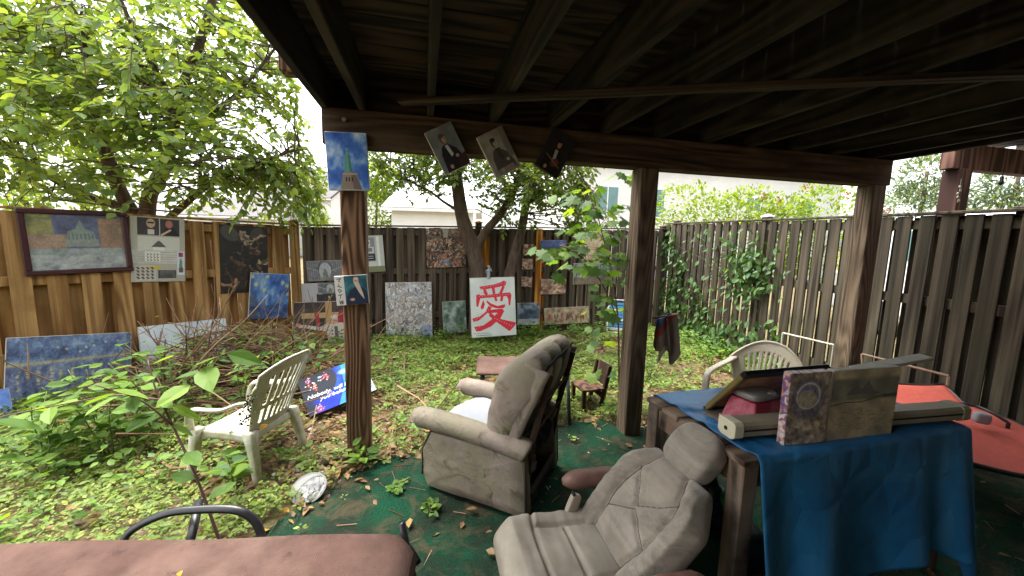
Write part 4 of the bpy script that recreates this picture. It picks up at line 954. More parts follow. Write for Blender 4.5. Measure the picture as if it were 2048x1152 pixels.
def cushpt(e, side, s):
    """e across, side +1 the top, s 0 at the rear, 1 at the front edge."""
    W_ = lerp(.235, .255, s) - .03 * sstep(.85, 1, s); x = e * W_; z = side * math.sqrt(max(0, 1 - abs(e) ** 4.4)) ** .6 * .085
    endr = min(1, (s / .05) ** .5 if s < .05 else 1, ((1 - s) / .16) ** .45 if s > .84 else 1)
    if side > 0:
        z += .026 * sstep(.5, .85, abs(e)) * (1 - sstep(.92, 1.0, abs(e))) * (1 - sstep(.6, 1, s)); z += .03 * sstep(.4, .9, s) * (1 - abs(e) ** 6)
        gr = groove((abs(e) - .58) * W_, .009) if s < .66 else 0
        gr = max(gr, groove((s - .66 + .05 * e * e) * CL, .009), groove((s - .34) * CL, .009) if abs(e) < .58 else 0)
        z -= .016 * gr; z += .004 * nz(x * 12, s * 6, 5) + .004 * nz(x * 5, s * 14, 8)
    return Vector((x * (.9 + .1 * endr), .19 - s * CL, .235 + z * (.3 + .7 * endr)))
MB().loft([[cushpt(e, 1, i / 84) for e in ES] + [cushpt(e, -1, i / 84) for e in EB] for i in range(85)]).build('seat_cushion', M['velour_mould'], cs, True)
for s_ in (-1, 1):
    MB().sweep([(s_ * .17, -.22, .03), (s_ * .17, .22, .03)], .018, .02, n=4, power=.5).build('slide_rail', M['rust'], cs)
    board('rail_bracket', (.03, .38, .13), M['black_lining'], cs, (s_ * .17, -.02, .10))
arms = [((-.31, .46, .385), (-.315, .09, .40)), ((.31, .40, .385), (.315, .10, .395))]
for (a0, a1) in arms:
    pth = bez([a0, (Vector(a0) + Vector(a1)) / 2 + Vector((0, 0, .008)), a1], 8); n_ = len(pth)
    rr_ = [.046 * (1 + .06 * nz(i * .6, a0[0], 0, 1)) * min(1, ((i + .35) / 3) ** .5, ((n_ - i - .65) / 3) ** .5) for i in range(n_)]
    MB().sweep(pth, [r * 1.1 for r in rr_], rr_, n=14).build('padded_arm', M['brown_leather'], cs, True)
    ym = (a0[1] + a1[1]) / 2
    MB().sweep([(a0[0] * .62, ym - .05, .20), (a0[0] * .9, ym, .24), (a0[0], ym, .36)], .014, n=8).build('arm_stem', M['black_lining'], cs, True)
bk = cushion('buckle', M['beige_plastic'], cs, (-.205, .10, .355), (.035, .05, .11), 8, .22); bk.rotation_euler = (R(-20), 0, 0)
MB().box((0, -.018, .052), (.026, .012, .014)).build('buckle_slot', M['black_lining'], bk, bevel=.002)
# ---- table under the blue tarp
M['old_table'] = wood('old_table_wood', srgb(52, 38, 30), srgb(120, 98, 80), axis=0, fine=24, along=1.0, stain=srgb(142, 128, 112), vary=.1)
M['old_table_z'] = wood('old_table_leg_wood', srgb(48, 36, 28), srgb(112, 92, 76), axis=2, fine=24, along=1.0, stain=srgb(140, 126, 112), vary=.1)
TA = R(15.5); TZ = .74; TW, TD = 1.27, .62
FLp = gp(1490, 925, TZ)
table = thing('wooden_table', 'old dark wooden table draped with blue tarpaulin at right', 'table', (FLp.x, FLp.y, 0), TA)
TM = Matrix.Translation((FLp.x, FLp.y, 0)) @ Matrix.Rotation(TA, 4, 'Z')
for k in range(5): board('top_plank', (TW, TD / 5 - .004, .024), M['old_table'], table, (TW / 2, TD / 10 + k * TD / 5, TZ - .012))
for x_ in (.045, TW - .045):
    for y_ in (.045, TD - .045): board('leg', (.075, .075, TZ - .026), M['old_table_z'], table, (x_, y_, (TZ - .026) / 2), bevel=.005)
for y_ in (.03, TD - .03): board('apron', (TW - .17, .022, .10), M['old_table'], table, (TW / 2, y_, TZ - .078))
_ap = MB().box((0, 0, 0), (.022, TD - .17, .10)).mesh('apron', M['old_table_z'], False, .003)
for x_ in (.03, TW - .03): o = link('apron', _ap, table); o.location = (x_, TD / 2, TZ - .078)
board('stretcher', (TW - .16, .03, .07), M['old_table'], table, (TW / 2, .045, .14))

w = NT('blue_tarpaulin'); c = w.coord('Object', (1, 1, 1)); f = w.noise(c, 3, 5, .6)
col = w.ramp(f, [(.3, srgb(24, 90, 140)), (.7, srgb(44, 124, 174))]); d = w.noise(c, 11, 7, .7, .6); col = w.mix(w.mrange(d, .6, .75, 0, .5), col, srgb(64, 92, 112))
ck = w.n('TexWave', bands_direction='X'); ck.inputs['Scale'].default_value = 130; w.l(c, ck.inputs[0]); cs3 = w.coord('Object', (5, 5, .7)); st_ = w.noise(cs3, 1.5, 5, .6); col = w.mix(w.mrange(st_, .56, .72, 0, .45), col, srgb(96, 146, 180))
dd_ = w.noise(c, 2.2, 8, .7, .8); col = w.mix(w.mrange(dd_, .55, .72, 0, .55), col, srgb(30, 44, 52))
vo = w.n('TexVoronoi', feature='DISTANCE_TO_EDGE'); vo.inputs['Scale'].default_value = 6.5; w.l(w.coord('Object', (1, 1, 1)), vo.inputs['Vector'])
hh_ = w.mix(.5, w.noise(c, 9, 8, .62, 1.2), w.mrange(vo.outputs['Distance'], 0, .25, 0, 1))
w.base(col); w.set(Roughness=.5); w.bump(hh_, .55, .015); M['tarp'] = w.m
def tarp(a, b):
    x = lerp(.055, TW + .40, a); y = lerp(TD + .12, -.66 - .05 * math.sin(a * 9), b)
    cut = .10 * sstep(.35, .55, a) * sstep(.92, .8, a)
    if y < 0: y *= 1 - cut
    ex_, ey = max(0, x - TW - .006), max(0, -y - .006); eb = max(0, y - TD - .006)
    dn = math.hypot(ex_, ey) if (ex_ and ey) else max(ex_, ey, eb)
    z = TZ + .006 - dn; ox = oy = 0
    fold = dn * .16
    if ey > 0 and ex_ == 0: oy = -.010 - fold * (.5 + .5 * math.sin(x * 17 + 1.5 * math.sin(x * 5))) - .02 * dn
    elif ex_ > 0 and ey == 0: ox = .010 + fold * (.5 + .5 * math.sin(y * 19)) - 0.0
    elif ex_ > 0 and ey > 0:
        k = math.atan2(ey, ex_); r_ = .012 + fold * .9 * math.sin(2 * k); ox = r_ * math.cos(k); oy = -r_ * math.sin(k)
    if eb > 0: oy = .012 + .02 * math.sin(x * 15) * dn * 5
    on = 1 if dn == 0 else 0
    z += on * (.004 + .012 * max(0, math.sin(x * 9 + y * 26 + 3 * nz(x * 3, y * 3, 0))) ** 2 * sstep(.55, .1, a)) + .002 * nz(x * 14, y * 14, 3)
    return (clamp(x, -9, TW + .006) + ox, clamp(y, -.006, TD + .006) + oy, max(.02, z))
tp = MB().grid(tarp, 110, 90).build('tarpaulin', M['tarp'], None, True, solid=.002, off=1)
tp.matrix_world = TM
tag(tp, 'blue plastic tarpaulin draped over the wooden table', 'tarp')

# ---- things on the table
def on_table(px, py, z=.752): return gp(px, py, z)
M['case_beige'] = plain('beige_metal_case', srgb(150, 142, 120), .45, .08, dirt=srgb(96, 90, 76), dirt_amt=.6)
M['case_end'] = plain('cream_end_cap', srgb(206, 198, 170), .45, .06)
c0, c1 = on_table(1450, 874), on_table(1912, 837)
ax = (c1 - c0); Lc_ = ax.length
sc_ = thing('screen_case', 'long beige roller screen case lying across the tarp', 'case', (c0 + c1) / 2 + Vector((0, 0, .042)), math.atan2(ax.y, ax.x))
def octo(x, a, b): return [(x, y * a, z * b) for y, z in ((-1, -.6), (-.6, -1), (.6, -1), (1, -.6), (1, .7), (.75, 1), (-.75, 1), (-1, .7))]
MB().loft([octo(-Lc_ / 2 + .035, .045, .034), octo(Lc_ / 2 - .035, .045, .034)]).build('tube', M['case_beige'], sc_)
for s_ in (-1, 1):
    o = MB().loft([octo(s_ * (Lc_ / 2 - .045), .049, .038), octo(s_ * Lc_ / 2, .049, .038)]).build('end_cap', M['case_end'] if s_ < 0 else M['case_beige'], sc_, bevel=.003)
    MB().sweep([(s_ * (Lc_ / 2 + .001), 0, 0), (s_ * (Lc_ / 2 + .003), 0, 0)], .009, n=8).build('screw_hole', M['black_lining'], o)
MB().box((0, -.0475, .004), (Lc_ - .1, .003, .006)).build('slot', M['black_lining'], sc_)
# red box on a board
rb = on_table(1520, 856); rb = rb + Vector((.01, .07, 0))
M['red_card'] = plain('burgundy_box', srgb(150, 32, 58), .4, .1, dirt=srgb(206, 140, 150), dirt_amt=.6, dirt_scale=9)
M['red_rim'] = plain('pale_rim', srgb(206, 170, 160), .6)
bx_ = thing('gift_box', 'burgundy red tapered box under the slanting picture frame', 'box', rb, R(22))
MB().loft([[(x * .105, y * .08, .014) for x, y in ((-1, -1), (1, -1), (1, 1), (-1, 1))], [(x * .080, y * .06, .115) for x, y in ((-1, -1), (1, -1), (1, 1), (-1, 1))]]).build('body', M['red_card'], bx_, bevel=.004)
MB().box((0, 0, .007), (.225, .175, .012)).build('base_rim', M['red_rim'], bx_, bevel=.003)
M['clear_lid'] = plain('cloudy_plastic', srgb(130, 128, 122), .25, .15, spec=.6)
o = cushion('tray', M['clear_lid'], None, rb + Vector((0, 0, .134)), (.17, .13, .036), 10, .22); o.rotation_euler = (0, 0, R(22)); tag(o, 'cloudy plastic tray lying on top of the red box', 'tray')
MB().add(*pillow((.03, -.05, .012), (.05, .03, .03), 6, .5)).build('lid_knob', M['chrome'], o, True)
# slanting frame over the box
M['gold'] = plain('dull_gold_frame', srgb(120, 104, 58), .45, .15, metal=.2); M['black_frame'] = plain('black_frame', srgb(24, 22, 22), .4)
A_ = on_table(1412, 818); yd = Vector((-math.sin(TA), math.cos(TA), 0)); xd = Vector((math.cos(TA), math.sin(TA), 0))
B_ = A_ - yd * .20 + Vector((0, 0, .245)); ew = .46; ehv = (B_ - A_); eh = ehv.length
Yn = xd.cross(ehv.normalized()); Mx = Matrix((xd, -Yn, ehv.normalized())).transposed().to_4x4()
fr = thing('framed_picture', 'black and gold framed picture slanting over the red box', 'picture', M=Matrix.Translation(A_ + xd * ew / 2 + ehv / 2) @ Mx)
for (lx, lz, sx_, sz_, mt) in ((0, eh / 2, ew + .03, .03, 'black_frame'), (0, -eh / 2, ew + .03, .03, 'black_frame'), (-ew / 2, 0, .03, eh - .03, 'gold'), (ew / 2, 0, .03, eh - .03, 'gold')):
    board('frame_moulding', (sx_, .026, sz_), M[mt], fr, (lx, 0, lz), bevel=.004)
cv = Cv(60, 40, (170, 120, 100)).seed(90); cv.noise(4, 4, [(0, (110, 60, 50)), (.6, (176, 130, 104)), (1, (206, 176, 150))]); cv.grain(.03)
MB().box((0, .002, 0), (ew - .02, .006, eh - .02)).build('backing_board', M['canvas_edge_tan'], fr)
print_face(cv, ew - .03, eh - .03, fr, None, -.003); 
# canvases standing on the tarp
b0, b1 = on_table(1573, 890), on_table(1656, 883)
pn = Vector(((b1 - b0).y, -(b1 - b0).x, 0)).normalized(); pn = pn if pn.y < 0 else -pn
cv = Cv(64, 110, (96, 84, 76)).seed(80); cv.noise(9, 14, [(0, (40, 34, 34)), (.5, (110, 96, 84)), (1, (190, 176, 156))], 4)
cv.put(np.clip((.44 - np.hypot((cv.X - .48), (cv.Y - .36) * 1.4)) / .05, 0, 1), (50, 50, 84), .7); cv.ell(.48, .32, .30, .19, (176, 170, 160)); cv.ell(.48, .32, .26, .165, (78, 82, 120)); cv.ell(.46, .36, .22, .12, (130, 120, 104)); cv.noise(16, 20, [(0, (40, 36, 34)), (1, (200, 186, 160))], al=.35)
for k in range(16): cv.line([(.5, .8), (.5 + .6 * math.cos(k * .4), .8 - .3 * math.sin(k * .2))], .006, (176, 160, 120), .5)
cv.a = np.clip(cv.a * 1.45, 0, 1); cv.grain(.06)
M['mosaic_edge'] = NT('mosaic_edge').m; _w = M['mosaic_edge'].node_tree
mm_ = NT('mosaic_wrap_edge'); c = mm_.coord('Object', (1, 1, 1)); vn_ = mm_.n('TexVoronoi'); vn_.inputs['Scale'].default_value = 60; mm_.l(c, vn_.inputs['Vector']); mm_.base(mm_.ramp(vn_.outputs['Color'], [(0, srgb(190, 120, 70)), (.35, srgb(90, 70, 120)), (.6, srgb(216, 200, 190)), (1, srgb(160, 60, 50))])); M['mosaic_edge'] = mm_.m
picture('canvas_painting', 'small narrow mosaic canvas with a round medallion standing on the tarp', 'painting', [(1576, 749), (1655, 743), (1656, 883), (1572, 890)], (b0, pn), cv, th=.035, edge=M['mosaic_edge'])
b0, b1 = on_table(1660, 880), on_table(1796, 864)
pn = Vector(((b1 - b0).y, -(b1 - b0).x, 0)).normalized(); pn = pn if pn.y < 0 else -pn
cv = Cv(110, 110, (120, 116, 104)).seed(82); cv.noise(5, 5, [(0, (96, 94, 86)), (.5, (128, 122, 108)), (1, (160, 150, 130))], 4); cv.a = np.clip(cv.a * 1.5 * np.array([1.04, 1.0, .93]), 0, 1)
cv.noise(7, 5, [(0, (84, 92, 90)), (1, (150, 150, 136))], m=cv.band(.10, .46, .05), al=.7); cv.poly([(.2, .36), (.36, .22), (.44, .28), (.52, .16), (.62, .3), (.74, .36)], (92, 96, 98), .6)
cv.line([(0, .50), (.2, .46), (.45, .47), (.7, .41), (1, .38)], .008, (50, 48, 46), .9); cv.put(cv.band(.36, .44, .03) * np.clip((cv.X - .7) / .1, 0, 1), (60, 70, 64), .7)
for k in range(60): x_, y_ = .2 + .6 * cv.r.random(), .55 + .35 * cv.r.random(); cv.line([(x_, y_), (x_ + .05 * cv.r.normal(), y_ + .015 * cv.r.normal())], .004, (56, 54, 50), .8)
cv.grain(.04)
gpn = picture('canvas_painting', 'square grey misty landscape canvas standing on the tarp', 'painting', [(1657, 743), (1788, 737), (1796, 864), (1660, 881)], (b0, pn), cv, th=.03)[0]
o = board('canvas_board', (.44, .055, .016), M['canvas_edge'], None, (1.69, 1.655, gpn.matrix_world.translation.z + .150), (R(3), R(-4), TA), bevel=.002); tag(o, 'grey canvas lying slanted on top of the misty landscape', 'canvas')
o = board('mat_board', (.24, .20, .012), plain('stained_board', srgb(126, 112, 92), .8, .2, dirt=srgb(70, 60, 50)), None, on_table(1500, 846) + Vector((-.02, .06, -.003)), (0, 0, R(24)), bevel=.002); tag(o, 'stained cardboard sheet under the red box', 'cardboard')
# under the table
M['bin_bag'] = plain('black_plastic_bag', srgb(20, 20, 24), .25, .2, spec=.6, bump=.6)
o = cushion('plastic_bag', M['bin_bag'], None, TM @ Vector((.14, .36, .24)), (.24, .28, .50), 16, .5, wr(.22, 3.0, 5)); tag(o, 'shiny black plastic bag under the wooden table', 'bag')
M['green_plastic'] = plain('green_plastic', srgb(70, 180, 120), .35)
gb = thing('plastic_bottle', 'green plastic bottle leaning under the table edge', 'bottle', M=Matrix.Translation(gp(1462, 985, .42)) @ Matrix.Rotation(R(24), 4, 'Y') @ Matrix.Rotation(R(12), 4, 'X'))
lathe([(.001, -.09), (.024, -.088), (.026, -.05), (.025, .03), (.013, .06), (.011, .08), (.001, .081)]).build('body', M['green_plastic'], gb, True); lathe([(.001, .079), (.014, .08), (.014, .10), (.001, .101)]).build('cap', M['green_plastic'], gb, True)
o = cushion('storage_crate', plain('dark_green_crate', srgb(24, 60, 50), .5), None, TM @ Vector((.22, .36, .13)), (.36, .46, .26), 8, .12); tag(o, 'dark green storage crate on the carpet under the table', 'crate')
# ---- coral lounger by the right fence
M['coral'] = plain('coral_mesh', srgb(182, 84, 70), .8, .1, scale=30, bump=.25)
M['black_tube'] = plain('black_tube', srgb(28, 28, 30), .35, .1, spec=.5)
M['pale_tube'] = plain('pale_wood_rod', srgb(150, 126, 108), .6)
cot = thing('lounger', 'coral red mesh lounger with black frame beside the right fence', 'lounger', (2.93, 2.42, 0), R(-17))
def slg(u, v):
    x = lerp(-.34, .34, u); y = lerp(-.62, .66, v)
    return (x, y, .44 - .035 * (1 - (2 * u - 1) ** 2) - .02 * math.sin(v * 9) + .06 * sstep(.80, 1, v))
MB().grid(slg, 18, 36).build('sling', M['coral'], cot, True, solid=.008)
for s_ in (-1, 1):
    MB().sweep([Vector(slg(.5 + s_ * .5, v)) + Vector((s_ * .008, 0, -.006)) for v in np.linspace(0, 1, 24)], .014, n=8).build('side_rail', M['black_tube'], cot, True)
    for y_ in (-.42, .36):
        MB().sweep([(s_ * .345, y_, .43), (s_ * .345, y_ + .16, .0)], .012, n=8).build('leg', M['black_tube'], cot, True)
        MB().sweep([(s_ * .345, y_ + .16, .43), (s_ * .345, y_ - .04, .0)], .011, n=8).build('leg', M['black_tube'], cot, True)
MB().sweep([slg(u, 0) for u in np.linspace(0, 1, 12)], .014, n=8).build('end_rail', M['black_tube'], cot, True)
MB().sweep([slg(u, 1) for u in np.linspace(0, 1, 12)], .014, n=8).build('end_rail', M['black_tube'], cot, True)
pts = [dp(1905, 806, 2.55), dp(1950, 812, 2.50), dp(1985, 826, 2.40), dp(2017, 846, 2.32)]
ic = (Matrix.Translation((2.93, 2.42, 0)) @ Matrix.Rotation(R(-17), 4, 'Z')).inverted()
MB().sweep([ic @ p for p in bez(pts, 5)] + [ic @ (pts[-1] + Vector((0, 0, -.12)))], .010, n=8).build('arm_rail', M['black_tube'], cot, True)
o = cushion('cup', M['towel'], None, gp(1968, 843, .49) + Vector((.02, .03, .01)), (.075, .06, .07), 8, .25); o.rotation_euler = (0, R(6), R(-20)); tag(o, 'small white plastic tub on the coral lounger', 'tub')
def rods(name, label, cat, pts, rad, mat):
    t = thing(name, label, cat, (pts[0].x, pts[0].y, 0))
    for a, b in zip(pts[:-1], pts[1:]): MB().sweep([a - t.location, b - t.location], rad, n=6).build('bar', mat, t)
    return t
rods('picture_stretcher', 'bare pinkish wooden stretcher frame leaning behind the coral lounger', 'frame', [dp(1724, 708, 3.35), dp(1897, 752, 2.95), dp(1890, 830, 2.90), dp(1730, 790, 3.30), dp(1724, 708, 3.35)], .011, M['pale_tube'])
M['pale_metal'] = plain('pale_metal', srgb(168, 164, 148), .5)
f0 = dp(1566, 666, 3.9); f1 = dp(1668, 690, 3.5)
rods('metal_frame', 'thin pale metal rod frame standing before the grey fence', 'frame', [Vector((f0.x, f0.y, 0)), f0, f1, Vector((f1.x, f1.y, 0))], .010, M['pale_metal'])

# ---- brown mesh lounger cut off in the foreground
w = NT('brown_mesh_sling'); c = w.coord('Object', (1, 1, 1)); f = w.noise(c, 6, 6, .6); col = w.ramp(f, [(.3, srgb(70, 53, 47)), (.7, srgb(100, 78, 70))])
wv1 = w.n('TexWave', bands_direction='X'); wv1.inputs['Scale'].default_value = 36; w.l(c, wv1.inputs[0]); wv2 = w.n('TexWave', bands_direction='Y'); wv2.inputs['Scale'].default_value = 36; w.l(c, wv2.inputs[0])
pr = w.mix(1.0, wv1.outputs['Fac'], wv2.outputs['Fac'], 'MULTIPLY'); col = w.mix(w.mrange(pr, 0, .5, .2, 0), col, srgb(60, 40, 38)); d = w.noise(c, 2.2, 5, .6); col = w.mix(w.mrange(d, .45, .7, 0, .6), col, srgb(112, 92, 84)); d = w.noise(c, 14, 8, .75, .5); col = w.mix(w.mrange(d, .58, .70, 0, .7), col, srgb(48, 38, 34)); w.base(col); w.set(Roughness=.9); w.b.inputs['Specular IOR Level'].default_value = .1; w.bump(pr, .3, .003); M['brown_mesh'] = w.m
ch = thing('patio_lounger', 'brown mesh patio lounger with black arm cut off in the foreground', 'lounger', (-1.10, 1.10, 0), R(4))
def cl(u, v):
    x = lerp(-1.15, .79, u); y = lerp(-.30, .295, v); dr = max(0, x - .66)
    return (x - dr * dr * 1.4, y - .03 * sstep(.93, 1, u), .375 - .012 * math.sin(math.pi * v) - 5.0 * dr * dr - .05 * sstep(.90, 1.0, v) ** 2 - .012 * math.sin(u * 14) * .4)
MB().grid(cl, 70, 26).build('sling', M['brown_mesh'], ch, True, solid=.010)
for v_ in (0, 1): MB().sweep([Vector(cl(u, v_)) + Vector((0, .006 * (1 if v_ else -1), -.012)) for u in np.linspace(0, 1, 40)], .014, n=8).build('side_rail', M['black_tube'], ch, True)
for x_, y_ in ((.70, .28), (.70, -.28), (-.9, .28), (-.9, -.28)): MB().sweep([(x_, y_, .40), (x_ + .07, y_, 0)], .014, n=8).build('leg', M['black_tube'], ch, True)
ci = (Matrix.Translation((-1.10, 1.10, 0)) @ Matrix.Rotation(R(4), 4, 'Z')).inverted()
arm = [dp(236, 1104, 1.46), dp(262, 1062, 1.50), dp(330, 1028, 1.52), dp(400, 1019, 1.53), dp(470, 1020, 1.53), dp(508, 1040, 1.53), dp(524, 1075, 1.51), dp(532, 1110, 1.47)]
MB().sweep([ci @ p for p in bez(arm, 6)], .017, .011, n=10, power=.7).build('arm_loop', M['black_tube'], ch, True)
MB().sweep([ci @ dp(398, 1000, 1.60), ci @ dp(386, 1060, 1.52), ci @ dp(372, 1110, 1.44)], .018, .012, n=8, power=.7).build('back_strut', M['black_tube'], ch, True)
MB().add(*pillow(tuple(ci @ dp(332, 1094, 1.40)), (.05, .05, .03), 6, .4)).build('clamp', M['black_tube'], ch, True)

# ---- little wooden chair
M['red_brown'] = wood('red_brown_wood', srgb(46, 31, 24), srgb(92, 64, 50), fine=24, along=1.2, vary=.08)
kc = thing('child_chair', 'little red brown wooden child chair beside the middle post', 'chair', (.76, 3.50, 0), R(-72))
board('seat', (.25, .24, .02), M['red_brown'], kc, (0, -.02, .20))
for x_ in (-.105, .105):
    board('front_leg', (.03, .035, .19), M['red_brown'], kc, (x_, -.115, .095)); o = board('rear_post', (.03, .04, .42), M['red_brown'], kc, (x_, .10, .205), (R(-10), 0, 0))
o = board('back_panel', (.235, .016, .20), M['red_brown'], kc, (0, .128, .32), (R(-10), 0, 0)); board('rear_stretcher', (.19, .02, .05), M['red_brown'], kc, (0, .085, .13), (R(-10), 0, 0))
# ---- brown topped patio table behind the recliner
pt = thing('patio_table', 'small brown topped patio table half hidden behind the recliner', 'table', (.10, 3.28, 0), R(4))
MB().box((0, 0, .45), (.78, .46, .022)).build('table_top', M['brown_mesh'], pt, bevel=.008)
for x_ in (-.36, .40):
    for y_ in (-.2, .2): MB().sweep([(x_ * .93, y_, .44), (x_, y_ * 1.15, 0)], .020, .012, n=8).build('leg', plain('grey_leg', srgb(66, 70, 76), .5) if x_ > 0 and y_ < 0 else M['black_tube'], pt, True)
# ---- blue and white beach chair folded against the back fence
M['blue_sling'] = plain('blue_slats', srgb(70, 140, 196), .6); M['white_tube'] = plain('white_tube', lin(.75, .75, .75), .4)
fp = gp(1236, 664); bc = thing('beach_chair', 'folded blue and white slatted beach chair leaning at the back fence', 'chair', (fp.x, fp.y, 0), R(-12))
lean = Matrix.Rotation(R(-16), 3, 'X')
for s_ in (-1, 1): MB().sweep([lean @ Vector((s_ * .20, 0, .0)), lean @ Vector((s_ * .19, 0, .40)), lean @ Vector((s_ * .12, 0, .56))], .015, n=8).build('side_tube', M['white_tube'], bc, True)
for k in range(9): MB().box(lean @ Vector((0, -.004, .05 + k * .055)), (.37 - (.02 * max(0, k - 6)), .010, .042), lean).build('slat', M['blue_sling'] if k % 3 else M['white_tube'], bc, bevel=.003)
MB().sweep([lean @ Vector((-.12, 0, .56)), lean @ Vector((.12, 0, .56))], .014, n=8).build('top_tube', M['white_tube'], bc, True)
MB().sweep([(-.19, -.16, .02), (.19, -.16, .02)], .014, n=8).build('foot_tube', M['white_tube'], bc, True)
for s_ in (-1, 1): MB().sweep([(s_ * .19, -.16, .02), lean @ Vector((s_ * .19, 0, .3))], .012, n=8).build('strut', M['white_tube'], bc, True)
# ---- cloth hung on a stick nailed to the middle post
w = NT('faded_cloth'); c = w.coord('Object', (1, 1, 1)); sp = w.n('SeparateXYZ'); w.l(c, sp.inputs[0])
ad = w.n('Math', operation='ADD'); w.l(sp.outputs['Z'], ad.inputs[0]); mu_ = w.n('Math', operation='MULTIPLY'); mu_.inputs[1].default_value = -1.2; w.l(sp.outputs['X'], mu_.inputs[0]); w.l(mu_.outputs[0], ad.inputs[1])
fa = w.mrange(ad.outputs[0], -.55, .12, 0, 1); col = w.ramp(fa, [(.0, srgb(126, 112, 100)), (.55, srgb(118, 104, 94)), (.60, srgb(140, 52, 44)), (.66, srgb(132, 56, 50)), (.70, srgb(60, 76, 112)), (.84, srgb(66, 82, 116)), (.9, srgb(112, 102, 96))]); w.base(col); w.set(Roughness=.9); w.bump(w.noise(c, 60, 4, .6), .3, .004); M['cloth'] = w.m
ct = dp(1314, 640, 3.06)
cl_ = thing('hanging_cloth', 'faded cloth with blue and red stripe hanging beside the middle post', 'cloth', ct)
def drape(x0, x1, ln, ph):
    def f(u, v):
        x = lerp(x0, x1, u); fold = .022 * math.sin(u * 9 + ph) * (.4 + v)
        zz = .025 * math.sin(u * math.pi) - v * ln * (.75 + .35 * math.sin(u * 4 + ph) ** 2)
        return (x + .05 * v * (u - .2), fold + .02 * nz(u * 3, v * 3, ph), zz)
    return f
MB().grid(drape(-.0, .09, .26, .4), 16, 22).build('front_fold', M['cloth'], cl_, True, solid=.004)
MB().grid(lambda u, v: tuple(Vector(drape(.06, .175, .40, 2.0)(u, v)) + Vector((0, .03, .03))), 18, 26).build('rear_fold', M['cloth'], cl_, True, solid=.004)
MB().sweep([(-.03, .02, .012), (.08, .022, .03), (.185, .03, .05)], .008, n=6).build('stick', M['old_table'], cl_)
# ---- oval plate, figurine, log
cv = Cv(60, 60, (206, 206, 206)).seed(95); cv.noise(7, 7, [(0, (150, 150, 150)), (.35, (200, 200, 200)), (.6, (226, 226, 226)), (1, (240, 240, 240))], 3)
for k in range(30): x_, y_ = .5 + .22 * cv.r.normal(), .5 + .22 * cv.r.normal(); cv.line([(x_, y_), (x_ + .1 * cv.r.normal(), y_ + .1 * cv.r.normal()), (x_ + .12 * cv.r.normal(), y_ + .12 * cv.r.normal())], .009, (60, 60, 62), .9)
ring_ = np.hypot(cv.X - .5, cv.Y - .5); cv.put(np.exp(-((ring_ - .40) / .012) ** 2), (70, 70, 70), .8); cv.put((ring_ > .43).astype(float), (214, 214, 210))
pc = gp(617, 985, .05)
pl = thing('oval_plate', 'white oval plate with black line drawing propped on the ground', 'plate', M=Matrix.Translation(Vector((pc.x, pc.y, .075))) @ Matrix.Rotation(R(-8), 4, 'Z') @ Matrix.Rotation(R(-44), 4, 'X') @ Matrix.Rotation(R(-22), 4, 'Y'))
n_ = 40; MB().loft([[(r_ * .108 * math.cos(2 * math.pi * k / n_), y_, r_ * .085 * math.sin(2 * math.pi * k / n_)) for k in range(n_)] for r_, y_ in ((.3, .012), (.8, .010), (1.0, .002), (1.0, -.002), (.97, -.003), (.9, .002), (.3, .003))]).build('dish', plain('grey_white_china', srgb(150, 150, 146), .85, spec=.08), pl, True)
me = bpy.data.meshes.new('drawing'); K = 26; vv = [(0, 0, 0)]; ff = []
for i in range(1, K + 1):
    for k in range(48): a = 2 * math.pi * k / 48; vv.append((i / K * .098 * math.cos(a), 0, i / K * .076 * math.sin(a)))
for k in range(48): ff.append((0, 1 + k, 1 + (k + 1) % 48))
for i in range(1, K):
    for k in range(48): ff.append((1 + (i - 1) * 48 + k, 1 + i * 48 + k, 1 + i * 48 + (k + 1) % 48, 1 + (i - 1) * 48 + (k + 1) % 48))
me.from_pydata([(x, -.0015, z) for x, y, z in vv], [], ff); ca_ = me.attributes.new('print', 'FLOAT_COLOR', 'POINT')
for i, (x, y, z) in enumerate(vv): ca_.data[i].color = list(.5 * s2l(cv.a[int(clamp(.5 - z / .156, 0, .99) * 60), int(clamp(.5 + x / .2, 0, .99) * 60)])) + [1]
me.materials.append(M['print']); link('drawing', me, pl)
fpx = pp(977, 556, *leaning(PB, NBn, 0.80, 8))
fg = thing('figurine', 'tiny white standing figurine on top of the red character panel', 'figurine', fpx + Vector((0, .008, .0)))
lathe([(.001, 0), (.030, 0), (.030, .012), (.018, .016), (.020, .03), (.024, .06), (.020, .08), (.026, .10), (.030, .115), (.020, .128), (.009, .134), (.009, .14), (.015, .148), (.018, .162), (.014, .176), (.001, .181)], 14).build('body', M['towel'], fg, True)
MB().sweep(bez([(.027, 0, .118), (.045, -.005, .095), (.036, -.015, .125), (.022, -.015, .15)], 4), .007, n=7).build('arm', M['towel'], fg, True); MB().sweep(bez([(-.027, 0, .118), (-.036, -.003, .09), (-.030, -.012, .065)], 4), .007, n=7).build('arm', M['towel'], fg, True)
M['bark'] = plain('grey_brown_bark', srgb(96, 80, 66), .95, .25, scale=14, bump=.9)
l0, l1 = gp(600, 942, .03), gp(690, 918, .03)
o = MB().sweep(bez([l0, l0.lerp(l1, .4) + Vector((0, .01, .012)), l1, l1 + (l1 - l0) * .3], 5), [.018] * 3 + [.026] * 9 + [.030] * 4, n=9).build('log', M['bark'], None, True); tag(o, 'short grey branch log lying on the ground by the post foot', 'log')
